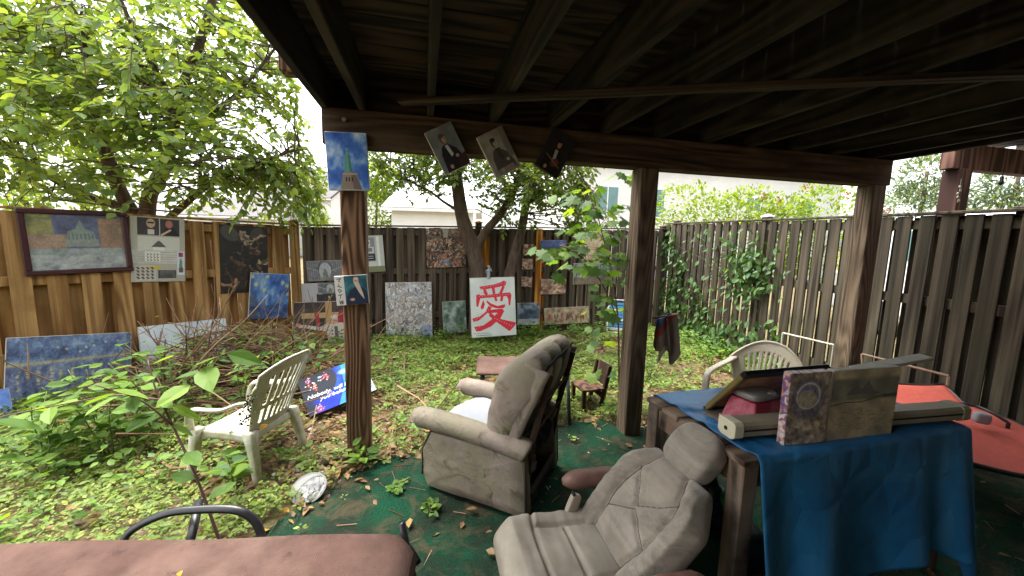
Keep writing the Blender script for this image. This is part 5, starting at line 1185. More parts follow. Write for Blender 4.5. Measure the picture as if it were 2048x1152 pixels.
# ================================================================== PLANTS
G_ = lambda *c: srgb(*c)
M['leaf_tree'] = leafmat('tree_leaf', [G_(80, 106, 52), G_(118, 142, 66), G_(98, 126, 80), G_(146, 162, 72), G_(108, 134, 90)], .55)
M['leaf_back'] = leafmat('crab_leaf', [G_(74, 100, 40), G_(110, 132, 50), G_(66, 96, 50), G_(132, 150, 56)], .55)
M['leaf_maple'] = leafmat('maple_leaf', [G_(60, 92, 38), G_(86, 118, 46), G_(70, 104, 56), G_(120, 146, 44)], .5)
M['leaf_weed'] = leafmat('weed_leaf', [G_(70, 104, 40), G_(96, 130, 50), G_(120, 150, 54), G_(76, 108, 62)], .45)
M['leaf_cover'] = leafmat('ground_cover_leaf', [G_(84, 106, 44), G_(118, 140, 58), G_(98, 122, 50), G_(146, 160, 76), G_(94, 116, 58)], .35)
M['leaf_ivy'] = leafmat('ivy_leaf', [G_(48, 78, 38), G_(66, 98, 46), G_(84, 112, 50), G_(56, 90, 56)], .35)
M['leaf_bush'] = leafmat('bush_leaf', [G_(86, 112, 40), G_(128, 148, 50), G_(104, 130, 56)], .5)
M['leaf_dry'] = leafmat('dry_leaf', [G_(96, 68, 44), G_(124, 92, 60), G_(74, 54, 40), G_(140, 112, 76), G_(110, 80, 54), G_(150, 122, 66), G_(88, 64, 46)], .15)
M['pine'] = leafmat('pine_needles', [G_(70, 92, 70), G_(100, 118, 84), G_(126, 138, 98)], .3)
M['flower_red'] = leafmat('red_petal', [G_(150, 36, 44), G_(176, 60, 64)], .4)
M['stem_purple'] = plain('purple_stem', srgb(92, 62, 58), .6)
M['stem_green'] = plain('green_stem', srgb(96, 112, 56), .6)
M['twig'] = leafmat('dead_twig', [G_(92, 70, 54), G_(140, 112, 88), G_(74, 56, 46), G_(160, 136, 108), G_(110, 78, 60)], .0, .95, .1)
w = NT('tree_bark'); c = w.coord('Object', (9, 9, 2.2)); f = w.noise(c, 2, 8, .7, .4); w.base(w.ramp(f, [(.3, srgb(52, 42, 36)), (.7, srgb(112, 92, 76))])); w.set(Roughness=.95); w.bump(f, .9, .03); M['tree_bark'] = w.m

LEAF = {}
LEAF['ovate'] = ([(0, 0, 0), (.26, .28, .05), (.27, .55, .05), (.13, .84, .02), (0, 1, -.04), (-.13, .84, .02), (-.27, .55, .05), (-.26, .28, .05), (0, .5, -.02)],
                 [(0, 1, 2, 8), (8, 2, 3, 4), (0, 8, 6, 7), (8, 4, 5, 6)])
LEAF['simple'] = ([(0, 0, 0), (.28, .4, .06), (.16, .78, .03), (0, 1, -.03), (-.16, .78, .03), (-.28, .4, .06)], [(0, 1, 2, 3), (0, 3, 4, 5)])
LEAF['lance'] = ([(0, 0, 0), (.10, .22, .03), (.135, .5, .03), (.07, .82, -.03), (0, 1, -.10), (-.07, .82, -.03), (-.135, .5, .03), (-.10, .22, .03), (0, .5, 0)],
                 [(0, 1, 2, 8), (8, 2, 3, 4), (0, 8, 6, 7), (8, 4, 5, 6)])
_mp = [(0, 0), (.14, .10), (.36, .04), (.33, .20), (.56, .34), (.44, .42), (.50, .62), (.30, .60), (.24, .70), (.12, .66), (0, 1.0)]
_ol = _mp + [(-x, y) for x, y in _mp[-2:0:-1]]
LEAF['maple'] = ([(0, .38, 0)] + [(x, y, -.16 * abs(x) - .10 * max(0, y - .6) + .03) for x, y in _ol], [(0, 1 + k, 1 + (k + 1) % len(_ol)) for k in range(len(_ol))])
LEAF['heart'] = ([(0, .08, 0), (.18, 0, .04), (.36, .14, .06), (.40, .36, .05), (.26, .68, .02), (0, 1, -.05), (-.26, .68, .02), (-.40, .36, .05), (-.36, .14, .06), (-.18, 0, .04), (0, .5, -.03)],
                 [(0, 1, 2, 10), (10, 2, 3, 4), (10, 4, 5), (0, 10, 8, 9), (10, 6, 7, 8), (10, 5, 6)])
def unit(a): return a / np.maximum(1e-9, np.linalg.norm(a, axis=-1, keepdims=True))
def frames(D, Nn):
    D = unit(D); X = unit(np.cross(D, Nn)); Z = np.cross(X, D); return np.stack([X, D, Z], -1)
def leaf_cloud(name, mat, parent, P, D, Nn, size, kind='simple', stuff=True):
    v, f = LEAF[kind]; v = np.array(v, float); n = len(P); k = len(v)
    F = frames(D, Nn) * size[:, None, None]
    co = np.einsum('nij,kj->nki', F, v) + P[:, None, :]
    me = bpy.data.meshes.new(name)
    ln = np.array([len(q) for q in f]); idx = np.concatenate([np.array(q) for q in f])
    me.vertices.add(n * k); me.vertices.foreach_set('co', co.astype(np.float32).ravel())
    li = (idx[None, :] + (np.arange(n) * k)[:, None]).ravel().astype(np.int32); me.loops.add(len(li)); me.loops.foreach_set('vertex_index', li)
    st = np.concatenate([[0], np.cumsum(np.tile(ln, n))[:-1]]).astype(np.int32); me.polygons.add(len(st)); me.polygons.foreach_set('loop_start', st)
    me.update(); me.validate(); me.materials.append(mat)
    o = link(name, me, parent)
    if stuff: o['kind'] = 'stuff'
    return o
_lm = {}
def leaf_obj(mat, parent, p, d, nn, s, kind):
    key = (kind, mat.name)
    if key not in _lm:
        me = bpy.data.meshes.new('leaf'); me.from_pydata(LEAF[kind][0], [], LEAF[kind][1]); me.materials.append(mat); me.update(); _lm[key] = me
    o = link('leaf', _lm[key], parent)
    Fm = frames(np.array([d], float), np.array([nn], float))[0] * s
    o.matrix_local = Matrix.Translation(Vector(p)) @ Matrix([list(r) for r in Fm]).to_4x4(); return o
def limb(m, pts, r0, r1, n=8, wob=0.0):
    P = bez(pts, 6); k = len(P); m.sweep(P, [lerp(r0, r1, (i / (k - 1)) ** .8) * (1 + .10 * nz(i * .7, r0 * 50, 0)) for i in range(k)], n=n); return P
def make_tree(name, label, base, limbs, ells, nspray, perspray, lsize, lmat, kind='simple', seed=1, big=200, keep=None, twigs=.35, spread=.34):
    rg = np.random.default_rng(seed); base = Vector(base); t = thing(name, label, 'tree', base)
    sk = []
    first = True
    for pts, r0, r1 in limbs:
        m = MB(); P = limb(m, [Vector(p) - base for p in pts], r0, r1, 10 if r0 > .05 else 6); m.build('trunk' if first else 'limb', M['tree_bark'], t, True); first = False
        sk += [p for p in P if p.z > 1.2]
    SK = np.array([tuple(p) for p in sk])
    # spray anchors through the crown
    A = []
    while len(A) < nspray:
        c, r, wgt = ells[rg.choice(len(ells), p=np.array([e[2] for e in ells]) / sum(e[2] for e in ells))]
        q = rg.normal(size=3); q = q / np.linalg.norm(q) * rg.random() ** .42
        p = np.array(c) + q * np.array(r)
        if keep is not None and not keep(p, rg): continue
        A.append(p - np.array(base))
    A = np.array(A)
    near = np.argmin(((A[:, None, :] - SK[None]) ** 2).sum(-1), 1)
    out = unit(A - SK[near]); out[:, 2] -= .15; D0 = unit(out + rg.normal(size=A.shape) * .55)
    L = lsize * perspray * spread * (.7 + .6 * rg.random(len(A)))
    P, D, Nn, Sz = [], [], [], []
    tm = MB()
    for i in range(len(A)):
        side = unit(np.cross(D0[i], [0, 0, 1.0])); nl = int(perspray * (.7 + .6 * rg.random()))
        tipdrop = .25 * L[i] * rg.random()
        for k in range(nl):
            f = (k + .3) / nl; p = A[i] + D0[i] * L[i] * (f - .5) - np.array([0, 0, tipdrop * f * f])
            sgn = 1 if k % 2 else -1; d = D0[i] * .55 + side * sgn * .8 + np.array([0, 0, -.35]) + rg.normal(size=3) * .3
            if k == nl - 1: d = D0[i] + np.array([0, 0, -.3])
            P.append(p); D.append(d); Nn.append(np.array([0, 0, 1.]) + rg.normal(size=3) * .45); Sz.append(lsize * (.65 + .6 * rg.random()))
        tm.sweep([A[i] - D0[i] * L[i] * .5, A[i], A[i] + D0[i] * L[i] * .45 - np.array([0, 0, tipdrop * .8])], [.005, .004, .002], n=3, caps=False)
        if rg.random() < twigs:
            a = SK[near[i]]; b = A[i] - D0[i] * L[i] * .5; mid = (a + b) / 2 + rg.normal(size=3) * .08 + np.array([0, 0, .05]); tm.sweep([a, mid, b], [.011, .008, .005], n=4, caps=False)
    o = tm.build('twig_mass', M['tree_bark'], t); o['kind'] = 'stuff'
    P, D, Nn, Sz = map(np.array, (P, D, Nn, Sz))
    if big:
        dist = np.linalg.norm(P + np.array(base) - np.array(EYE), axis=1) + 1000 * np.array([not in_view(q) for q in (P + np.array(base))]); order = np.argsort(dist); b = order[:big]; rest = order[big:]
        for i in b: leaf_obj(lmat, t, P[i], D[i], Nn[i], Sz[i], kind)
        P, D, Nn, Sz = P[rest], D[rest], Nn[rest], Sz[rest]
    leaf_cloud('crown', lmat, t, P, D, Nn, Sz, kind)
    return t
RCi = RC.transposed()
def in_view(p):
    q = RCi @ (Vector(p) - EYE)
    if q.z > -.05: return False
    x, y = q.x / -q.z * FPX + 1024, 576 - q.y / -q.z * FPX
    return 0 < x < 2048 and 0 < y < 1152
def to_px(p):
    q = RCi @ (Vector(p) - EYE)
    if q.z > -.05: return (-999, -999)
    return (q.x / -q.z * FPX + 1024, 576 - q.y / -q.z * FPX)

# ---- big tree beyond the left fence, reaching over it
def keepL(p, rg):
    x, y = to_px(p)
    if p[2] < 1.72: return (p[1] < 4.2 and p[2] > 1.5 and 110 < x < 270 and rg.random() < .9)
    ox = x - (585 + 70 * clamp((y - 150) / 250))
    if ox > 0 and y > -60: return False
    if 430 < x and 180 < y < 330: return rg.random() < .45
    if 480 < x and 330 < y < 430: return rg.random() < .8
    return not (p[1] < 2.6)
b0 = dp(292, 560, 5.0); b0.z = 0
make_tree('broadleaf_tree', 'large leafy tree with dark forked trunks beyond the honey fence', b0, [
    ([b0, dp(294, 430, 5.0), dp(322, 350, 5.0), dp(345, 285, 4.95), dp(352, 200, 4.9), dp(392, 110, 4.8), dp(440, -60, 4.7), dp(470, -220, 4.6)], .10, .03),
    ([dp(300, 470, 5.05), dp(352, 424, 5.0), dp(420, 368, 5.0), dp(470, 345, 4.95), dp(531, 322, 4.9), dp(600, 296, 4.9)], .055, .012),
    ([dp(285, 460, 5.0), dp(235, 370, 4.9), dp(196, 250, 4.7), dp(180, 170, 4.6), dp(165, 60, 4.4), dp(105, -30, 4.3), dp(40, -160, 4.2)], .085, .03),
    ([dp(345, 285, 4.95), dp(410, 236, 4.9), dp(470, 190, 4.9), dp(540, 110, 4.9), dp(600, 20, 4.8)], .035, .010),
    ([dp(260, 420, 4.95), dp(160, 385, 4.7), dp(60, 330, 4.4), dp(-80, 240, 4.2), dp(-220, 120, 4.1)], .06, .015),
    ([dp(350, 210, 4.9), dp(300, 120, 4.7), dp(250, 20, 4.5), dp(200, -120, 4.3)], .04, .012),
    ([dp(405, 385, 5.0), dp(400, 330, 5.0), dp(410, 280, 5.0), dp(440, 215, 5.0)], .025, .008)],
    [((-4.9, 5.1, 3.5), (3.6, 1.7, 2.5), 4), ((-4.4, 3.9, 2.75), (1.9, .7, 1.0), 1.2), ((-3.2, 5.2, 2.3), (.9, .8, .55), .7), ((-3.4, 5.2, 3.4), (1.2, 1.0, 1.3), .9)],
    1500, 12, .096, M['leaf_tree'], 'ovate', 3, 260, keepL)

# ---- forked tree inside the back fence
def keepB(p, rg):
    x, y = to_px(p)
    if y > 540 or p[1] > 6.9: return False
    if y > 430: return (1000 < x < 1075 or 1100 < x < 1190) and rg.random() < .6
    if y > 390: return x > 940 and rg.random() < .75
    if 745 < x < 905 and y > 365: return rg.random() < .5
    return x > 735
b1 = dp(957, 650, 5.86); b1.z = 0
make_tree('forked_tree', 'forked brown trunked tree standing before the back fence', b1, [
    ([b1, dp(956, 560, 5.86), dp(946, 500, 5.86), dp(926, 440, 5.86), dp(917, 385, 5.84), dp(914, 340, 5.81), dp(935, 270, 5.76), dp(950, 180, 5.71), dp(940, 60, 5.66)], .150, .05),
    ([dp(948, 515, 5.86), dp(968, 468, 5.86), dp(1004, 424, 5.86), dp(1030, 375, 5.86), dp(1042, 335, 5.86), dp(1068, 240, 5.86), dp(1090, 120, 5.86)], .075, .035),
    ([Vector((dp(1012, 640, 5.96).x, 5.96, 0)), dp(1016, 570, 5.96), dp(1026, 520, 5.96), dp(1044, 455, 5.96), dp(1054, 400, 5.91), dp(1075, 345, 5.86), dp(1092, 270, 5.86), dp(1130, 150, 5.86)], .095, .045),
    ([dp(922, 425, 5.86), dp(888, 404, 5.81), dp(858, 382, 5.76), dp(800, 352, 5.66), dp(740, 310, 5.56)], .028, .010),
    ([dp(916, 345, 5.81), dp(870, 300, 5.76), dp(820, 240, 5.66)], .035, .012), ([dp(1075, 350, 5.86), dp(1130, 320, 5.76), dp(1190, 290, 5.66)], .03, .012)],
    [((-.5, 5.7, 2.95), (1.9, 1.1, .95), 3), ((.35, 5.7, 2.2), (.9, .7, .55), 1.2), ((-1.3, 5.6, 2.5), (.8, .8, .5), .8), ((1.0, 5.6, 1.95), (.35, .4, .35), .35)],
    1080, 11, .078, M['leaf_back'], 'simple', 5, 160, keepB)

# ---- maple sapling by the middle post
sp0 = gp(1240, 858); sp0.z = 0
sap = thing('maple_sapling', 'slender maple sapling with big lobed leaves beside the middle post', 'tree', sp0)
rg = np.random.default_rng(8)
stems = [[sp0, dp(1247, 760, 3.2), dp(1254, 650, 3.22), dp(1262, 540, 3.26), dp(1272, 420, 3.3), dp(1290, 330, 3.34), dp(1300, 270, 3.35)], [sp0 + Vector((.02, .01, 0)), dp(1238, 760, 3.3), dp(1236, 640, 3.3), dp(1222, 540, 3.3), dp(1200, 450, 3.3), dp(1185, 380, 3.3)], [dp(1236, 640, 3.3), dp(1200, 560, 3.2), dp(1160, 510, 3.1), dp(1120, 492, 3.05)]]
SP = []
for k, s in enumerate(stems):
    m = MB(); P = limb(m, [p - sp0 for p in s], (.011, .010, .006)[k], .004, 7); m.build('stem', M['stem_purple'], sap, True); SP += [p for p in P[6:]] if k < 2 else P
cnt = 0
while cnt < 165:
    a = SP[rg.integers(len(SP))]; px_, py_ = to_px(a + sp0)
    if py_ > 560 and rg.random() < .72: continue
    ang = rg.random() * 6.28; rr_ = .05 + .26 * rg.random() ** .8
    p = np.array([a.x + rr_ * math.cos(ang), a.y + rr_ * .8 * math.sin(ang), a.z + .06 * rg.normal()]); qx, qy = to_px(Vector(p) + sp0)
    if qx > 1300 or (qx > 1275 and qy > 380): continue
    s = (.075 + .075 * rg.random()); d = unit(np.array([math.cos(ang), .8 * math.sin(ang), -.55]) + rg.normal(size=3) * .2)
    leaf_obj(M['leaf_maple'], sap, p, d, np.array([0, -.35, 1]) + rg.normal(size=3) * .35, s, 'maple'); cnt += 1
    m_ = MB().sweep([a, (a + Vector(p)) / 2 + Vector((0, 0, .015)), Vector(p)], .0017, n=3, caps=False)
    if cnt % 2 == 0: m_.build('leaf_stalk', M['stem_purple'], sap)

# ---- weeds with leaves one can tell apart
def weed(name, label, base, stems, leaf, n, kind, mat, smat, r=.006, seed=1, spread=.10, z0=.15, cat='plant', droop=-.4, group=None):
    rg = np.random.default_rng(seed); base = Vector(base); t = thing(name, label, cat, base, group=group)
    for s in stems:
        m = MB(); P = limb(m, [Vector(p) - base for p in s], r, r * .4, 6); m.build('stem', smat, t, True)
        k = n
        for i in range(k):
            f = z0 + (1 - z0) * (i + .5) / k; q = P[min(len(P) - 1, int(f * len(P)))]; tg = (P[min(len(P) - 1, int(f * len(P)) + 1)] - P[max(0, int(f * len(P)) - 1)]).normalized()
            an = i * 2.4 + rg.random(); d = np.array([math.cos(an), math.sin(an), 0.0]) + np.array(tg) * .45 + np.array([0, 0, droop]) + rg.normal(size=3) * .15
            s_ = leaf * (.65 + .6 * rg.random()) * (1.1 - .45 * f); leaf_obj(mat, t, np.array(q) + unit(d) * spread * .15, d, np.array([0, -.2, 1]) + rg.normal(size=3) * .3, s_, kind)
    return t
# pokeweed in front, purple stem slanting
pk = dp(446, 1100, 1.62); pk0 = Vector((pk.x + .02, pk.y, 0))
st = [pk0, dp(440, 1085, 1.62), dp(395, 960, 1.68), dp(345, 850, 1.75), dp(312, 780, 1.8), dp(296, 722, 1.85)]
t = weed('pokeweed', 'tall purple stemmed weed slanting across the white chair', pk0, [st], .14, 9, 'ovate', M['leaf_weed'], M['stem_purple'], .008, 4, z0=.3)
for br in ([dp(322, 800, 1.78), dp(240, 790, 1.8), dp(140, 806, 1.75), dp(20, 830, 1.65), dp(-60, 850, 1.6)], [dp(330, 820, 1.77), dp(390, 760, 1.85), dp(420, 722, 1.9), dp(470, 700, 1.95)], [dp(345, 850, 1.75), dp(280, 800, 1.7), dp(190, 770, 1.6)]):
    m = MB(); P = limb(m, [Vector(p) - pk0 for p in br], .005, .002, 6); m.build('branch', M['stem_purple'], t, True); rg = np.random.default_rng(int(br[1].x * 100) % 97)
    for i in range(9):
        q = P[int((i + .7) / 9.5 * (len(P) - 1))]; an = i * 2.4; d = np.array([math.cos(an) * .8 - .3, math.sin(an) * .7, -.25]); leaf_obj(M['leaf_weed'], t, np.array(q), d, np.array([0, -.35, 1]) + rg.normal(size=3) * .25, .10 + .09 * rg.random(), 'ovate' if i % 3 else 'lance')
M['berry'] = plain('dark_berry', srgb(26, 20, 26), .25, spec=.6, bump=0)
bm_ = MB(); rg = np.random.default_rng(2)
for k in range(46):
    f = k / 46; p = dp(500 - 12 * f + rg.normal() * 8, 790 + 62 * f, 1.86) - pk0; bm_.add(*pillow(tuple(p), (.011, .011, .011), 2, .5))
o = bm_.build('berry_cluster', M['berry'], t, True); o['kind'] = 'stuff'
fgl = [(150, 905, 1.9, 10, 'lowest broad weed at the left edge', .15), (40, 880, 1.85, 12, 'weed at the far left frame edge', .16)]
for k, (px_, py_, dd, n_, lb, ls) in enumerate(((70, 835, 2.35, 9, 'broad leaved weed in front of the blue river painting', .16), (190, 800, 2.5, 9, 'leafy weed below the right corner of the river painting', .15), (300, 770, 2.75, 9, 'leafy weed below the blank pale canvas', .14), (395, 742, 3.0, 8, 'leafy weed rising through the brush pile', .14), (470, 735, 3.1, 8, 'leafy weed on the brush just left of the white chair back', .13), (560, 715, 3.5, 8, 'leafy weed on the brush between chair and blue poster', .13), (620, 722, 3.7, 6, 'leafy weed behind the top of the blue poster', .10), (330, 720, 2.9, 7, 'leafy weed before the blank pale canvas edge', .12))):
    p = dp(px_, py_, dd); b = Vector((p.x, p.y, 0)); rg = np.random.default_rng(60 + k)
    ss = []
    for j in range(4):
        a = rg.random() * 6.28; ss.append([b + Vector((.03 * j, 0, 0)), Vector((p.x + .10 * math.cos(a), p.y + .08 * math.sin(a), p.z * .75 + .05)), Vector((p.x + .28 * math.cos(a), p.y + .20 * math.sin(a), p.z + .10 + .08 * rg.random()))])
    weed('weed', lb, b, ss, ls, n_, 'lance' if k in (3, 4) else 'ovate', M['leaf_weed'], M['stem_green'], .005, 30 + k, z0=.25)
for k, (px_, py_, hh, n_, ls, lb) in enumerate(((738, 938, .16, 6, .09, 'small bright weed growing at the foot of the left post'), (470, 985, .30, 6, .12, 'heart leaved weed standing in front of the white chair legs'), (560, 930, .12, 4, .07, 'small weed beside the rear leg of the white chair'), (250, 900, .25, 8, .11, 'clump of weeds left of the white chair'), (90, 960, .25, 8, .10, 'clump of weeds at the left edge above the brown lounger'), (1300, 760, .22, 7, .09, 'clump of weeds behind the middle deck post'), (1420, 735, .28, 8, .09, 'clump of weeds left of the ivory chair'), (1225, 840, .14, 6, .08, 'low weed at the foot of the sapling'), (700, 700, .16, 6, .07, 'fern like weed at the back fence right of the post'), (900, 680, .15, 6, .07, 'low weed beneath the small waterfall painting'), (1070, 668, .15, 6, .07, 'low weed beneath the mountain picture'), (1200, 668, .22, 7, .08, 'weed clump left of the blue beach chair'), (790, 985, .05, 5, .05, 'sprig of heart leaves on the carpet by the recliner front'), (860, 1030, .05, 5, .05, 'heart leaved sprig on the carpet below the recliner'))):
    b = gp(px_, py_); rg = np.random.default_rng(90 + k); ss = []
    for j in range(4):
        a = rg.random() * 6.28; ss.append([b, b + Vector((.25 * hh * math.cos(a), .25 * hh * math.sin(a), hh * .6)), b + Vector((.7 * hh * math.cos(a), .7 * hh * math.sin(a), hh * (.8 + .4 * rg.random())))])
    weed('weed', lb, b, ss, ls, n_, 'heart' if k in (1, 12, 13) else 'ovate', M['leaf_weed'], M['stem_green'], .0035, 100 + k, z0=.35, droop=-.1)

# ---- ivy on the right fence
ivy = thing('ivy', 'dark green creeper climbing the grey fence right of the middle post', 'vine', RCn)
rg = np.random.default_rng(21); ip = plane_on(PR, NRn, .05); P, D, Nn, Sz = [], [], [], []
while len(P) < 1700:
    if rg.random() < .72: x, y = rg.uniform(1318, 1480), rg.uniform(455, 720); ok = rg.random() < (.95 if x < 1330 + (y - 440) * .50 else .12)
    elif rg.random() < .45: x, y = rg.normal(1500, 26), rg.normal(545, 34); ok = True
    else: x, y = rg.uniform(1330, 1560), rg.uniform(640, 740); ok = True
    if not ok: continue
    off = abs(rg.normal()) * (.07 if y < 650 else .22); q = pp(x, y, PR + NRn * (.05 + off), NRn); q = Vector((q.x, q.y, max(.03, q.z)))
    P.append(np.array(q - RCn)); D.append(np.array([rg.normal() * .6, rg.normal() * .4, -.8])); Nn.append(np.array(NRn) * 1.0 + np.array([0, 0, .6]) + rg.normal(size=3) * .35); Sz.append(.06 + .05 * rg.random())
P, D, Nn, Sz = map(np.array, (P, D, Nn, Sz)); od = np.argsort(-Sz / np.linalg.norm(P + np.array(RCn) - np.array(EYE), axis=1))
for i in od[:280]: leaf_obj(M['leaf_ivy'], ivy, P[i], D[i], Nn[i], Sz[i], 'ovate')
leaf_cloud('foliage', M['leaf_ivy'], ivy, P[od[280:]], D[od[280:]], Nn[od[280:]], Sz[od[280:]], 'ovate')
for k in range(7):
    pts = [pp(lerp(1330, 1470, rg.random()), y, PR + NRn * .05, NRn) - RCn for y in (720, 640, 560, 490)]; m = MB(); limb(m, pts, .006, .002, 5); m.build('vine_stem', M['stem_purple'], ivy, True)

# ---- ground cover, litter, brush: nobody could count them
def in_yard(x, y):
    p = Vector((x, y, 0)); return (p - PL).dot(NLn) > .03 and (p - PB).dot(NBn) > .03 and (p - PR).dot(NRn) > .03
pile_c = gp(470, 770)
def patch(x, y): return nz(x * 1.1 + 3, y * 1.1, 0.5) + .5 * nz(x * 3.1, y * 3.1, 4)
rg = np.random.default_rng(77)
P, D, Nn, Sz = [], [], [], []
tries = 0
while len(P) < 80000 and tries < 400000:
    tries += 1
    x, y = rg.uniform(-5.2, 4.4), rg.uniform(.9, 7.4)
    if rg.random() > min(1.0, 2.2 / max(.4, y * .55)): continue
    if not in_yard(x, y): continue
    cs_ = carpet_side(x, y)
    if cs_ > .30 or (cs_ > -.05 and rg.random() < .93): continue
    dpile = math.hypot((x - pile_c.x) / 1.15, (y - pile_c.y) / .7)
    pr_ = .95 + 1.6 * patch(x, y)
    if dpile < 1: pr_ *= .25
    if abs(x + 1.15) < .5 and 2.1 < y < 3.1: pr_ *= .35
    if math.hypot((x + 1.75) / .75, (y - 3.1) / .65) < 1: pr_ *= .18
    if math.hypot(x - poster.location.x, y - poster.location.y) < .34: continue
    if rg.random() > pr_: continue
    hgt = .015 + (.05 + .05 * (x < -1.2)) * max(0, .4 + nz(x * 2, y * 2, 9)) + .03 * rg.random(); nl = rg.integers(3, 6); sz = .014 + .030 * rg.random() ** 2 + .004 * max(0, y - 2.5)
    a0 = rg.random() * 6.28
    for k in range(nl):
        a = a0 + k * 6.28 / nl + rg.normal() * .3; d = (math.cos(a), math.sin(a), .1 + .25 * rg.normal())
        P.append((x + d[0] * .006, y + d[1] * .006, gz(x, y) - .01 + hgt * (.7 + .5 * rg.random()))); D.append(d); Nn.append((rg.normal() * .35, rg.normal() * .35 - .12, 1)); Sz.append(sz * (.8 + .5 * rg.random()))
o = leaf_cloud('ground_cover', M['leaf_cover'], None, *map(np.array, (P, D, Nn, Sz)), 'simple'); tag(o, 'low green ground cover weeds carpeting the open yard', None, None, 'stuff')
P, D, Nn, Sz = [], [], [], []
tries = 0
while len(P) < 5200 and tries < 60000:
    tries += 1
    x, y = rg.uniform(-5.0, 3.2), rg.uniform(1.3, 7.0)
    if not in_yard(x, y) or carpet_side(x, y) > -.05 or math.hypot(x - poster.location.x, y - poster.location.y) < .42: continue
    edge = min((Vector((x, y, 0)) - PL).dot(NLn), (Vector((x, y, 0)) - PB).dot(NBn), (Vector((x, y, 0)) - PR).dot(NRn))
    if rg.random() > (.9 if edge < .5 else .55 if x < -2.0 else .18) * (.6 + patch(x * 1.7, y * 1.7)): continue
    hh = .05 + .13 * rg.random() * (1.4 if edge < .5 else 1); a0 = rg.random() * 6.28
    for k in range(5):
        a = a0 + k * 1.26 + rg.normal() * .3; d = (math.cos(a), math.sin(a), .15 + .3 * rg.normal()); P.append((x + d[0] * .012, y + d[1] * .012, hh * (.5 + .6 * rg.random()))); D.append(d); Nn.append((rg.normal() * .35, rg.normal() * .35 - .1, 1)); Sz.append(.04 + .035 * rg.random())
o = leaf_cloud('taller_weeds', M['leaf_weed'], None, *map(np.array, (P, D, Nn, Sz)), 'ovate'); tag(o, 'taller leafy weeds along the fences and the left of the yard', None, None, 'stuff')
P, D, Nn, Sz = [], [], [], []
while len(P) < 6500:
    x, y = rg.uniform(-4.8, 4.2), rg.uniform(.9, 7.2)
    if not in_yard(x, y): continue
    if carpet_side(x, y) > .1 and rg.random() < .93: continue
    if rg.random() > (1.0 if math.hypot((x + 1.55) / .95, (y - 2.95) / .9) < 1 else .22 - .5 * patch(x, y)): continue
    a = rg.random() * 6.28; P.append((x, y, max(0, gz(x, y)) + .006 + .03 * rg.random())); D.append((math.cos(a), math.sin(a), .15 * rg.normal())); Nn.append((rg.normal() * .3, rg.normal() * .3, 1)); Sz.append(.03 + .04 * rg.random())
o = leaf_cloud('fallen_leaves', M['leaf_dry'], None, *map(np.array, (P, D, Nn, Sz)), 'simple'); tag(o, 'brown and yellow fallen leaves scattered over the ground', None, None, 'stuff')
m = MB()
for k in range(1500):
    u_, v_ = rg.normal() * .6, rg.normal() * .36; x, y = pile_c.x + u_ * 1.0 + .1, pile_c.y + v_ + .15 * u_; h_ = .58 * math.exp(-(u_ ** 2 / .6 + v_ ** 2 / .2))
    if k > 1050: u_, v_ = rg.normal() * .38, rg.normal() * .28; x, y = -1.75 + u_, 3.15 + v_; h_ = .14 * math.exp(-(u_ ** 2 / .3 + v_ ** 2 / .16))
    if math.hypot(x - poster.location.x, y - poster.location.y) < .50 and (k > 1050 or rg.random() < .9): continue
    a = rg.normal() * .8 + .25; L_ = .2 + .5 * rg.random(); z = .02 + h_ * rg.random(); tl = rg.normal() * .18
    d = np.array([math.cos(a), math.sin(a), tl]); c_ = np.array([x, y, z + abs(tl) * L_ * .5]); r_ = .003 + .006 * rg.random() ** 2
    m.sweep([c_ - d * L_ / 2, c_ + rg.normal(size=3) * .02, c_ + d * L_ / 2], [r_, r_ * .85, r_ * .5], n=4)
for k in range(150):
    u_, v_ = rg.normal() * .55, rg.normal() * .3; c_ = np.array([pile_c.x + u_ + .1, pile_c.y + v_ + .15 * u_, .15 + .2 * rg.random()]); d = unit(np.array([rg.normal() * .8 + .3, rg.normal() * .5 + .2, .5 + .5 * rg.random()])); L_ = .35 + .45 * rg.random(); r_ = .003 + .005 * rg.random()
    if in_yard(*(c_ + d * L_)[:2]): m.sweep([c_, c_ + d * L_ * .5 + rg.normal(size=3) * .03, c_ + d * L_ + rg.normal(size=3) * .05], [r_, r_ * .8, r_ * .4], n=4)
for k in range(240):
    x, y = rg.uniform(-2.2, 3.5), rg.uniform(1.5, 4.2)
    if not in_yard(x, y): continue
    a = rg.random() * 6.28; L_ = .05 + .12 * rg.random(); d = np.array([math.cos(a), math.sin(a), 0.0]); c_ = np.array([x, y, max(0, gz(x, y)) + .012]); m.sweep([c_ - d * L_ / 2, c_ + d * L_ / 2], .0022, n=3)
o = m.build('brush_pile', M['twig'], None); tag(o, 'tangled pile of dead brown branches and twigs left of the post', None, None, 'stuff')
P, D, Nn, Sz = [], [], [], []
for k in range(170):
    u_, v_ = rg.normal() * .75, rg.normal() * .45; x, y = pile_c.x + u_ + .1, pile_c.y + v_ + .15 * u_; h_ = .52 * math.exp(-(u_ ** 2 / .6 + v_ ** 2 / .2))
    if not in_yard(x, y): continue
    z = .10 + h_ * (.6 + .55 * rg.random()); a0 = rg.random() * 6.28
    for q in range(5): a = a0 + q * 1.26 + rg.normal() * .3; P.append((x + .03 * math.cos(a), y + .03 * math.sin(a), z + .03 * rg.normal())); D.append((math.cos(a), math.sin(a), -.1 + .3 * rg.normal())); Nn.append((rg.normal() * .3, rg.normal() * .3 - .2, 1)); Sz.append(.055 + .06 * rg.random())
o = leaf_cloud('bramble', M['leaf_weed'], None, *map(np.array, (P, D, Nn, Sz)), 'lance'); tag(o, 'narrow leaved creepers sprawling over the dead branch pile', None, None, 'stuff')
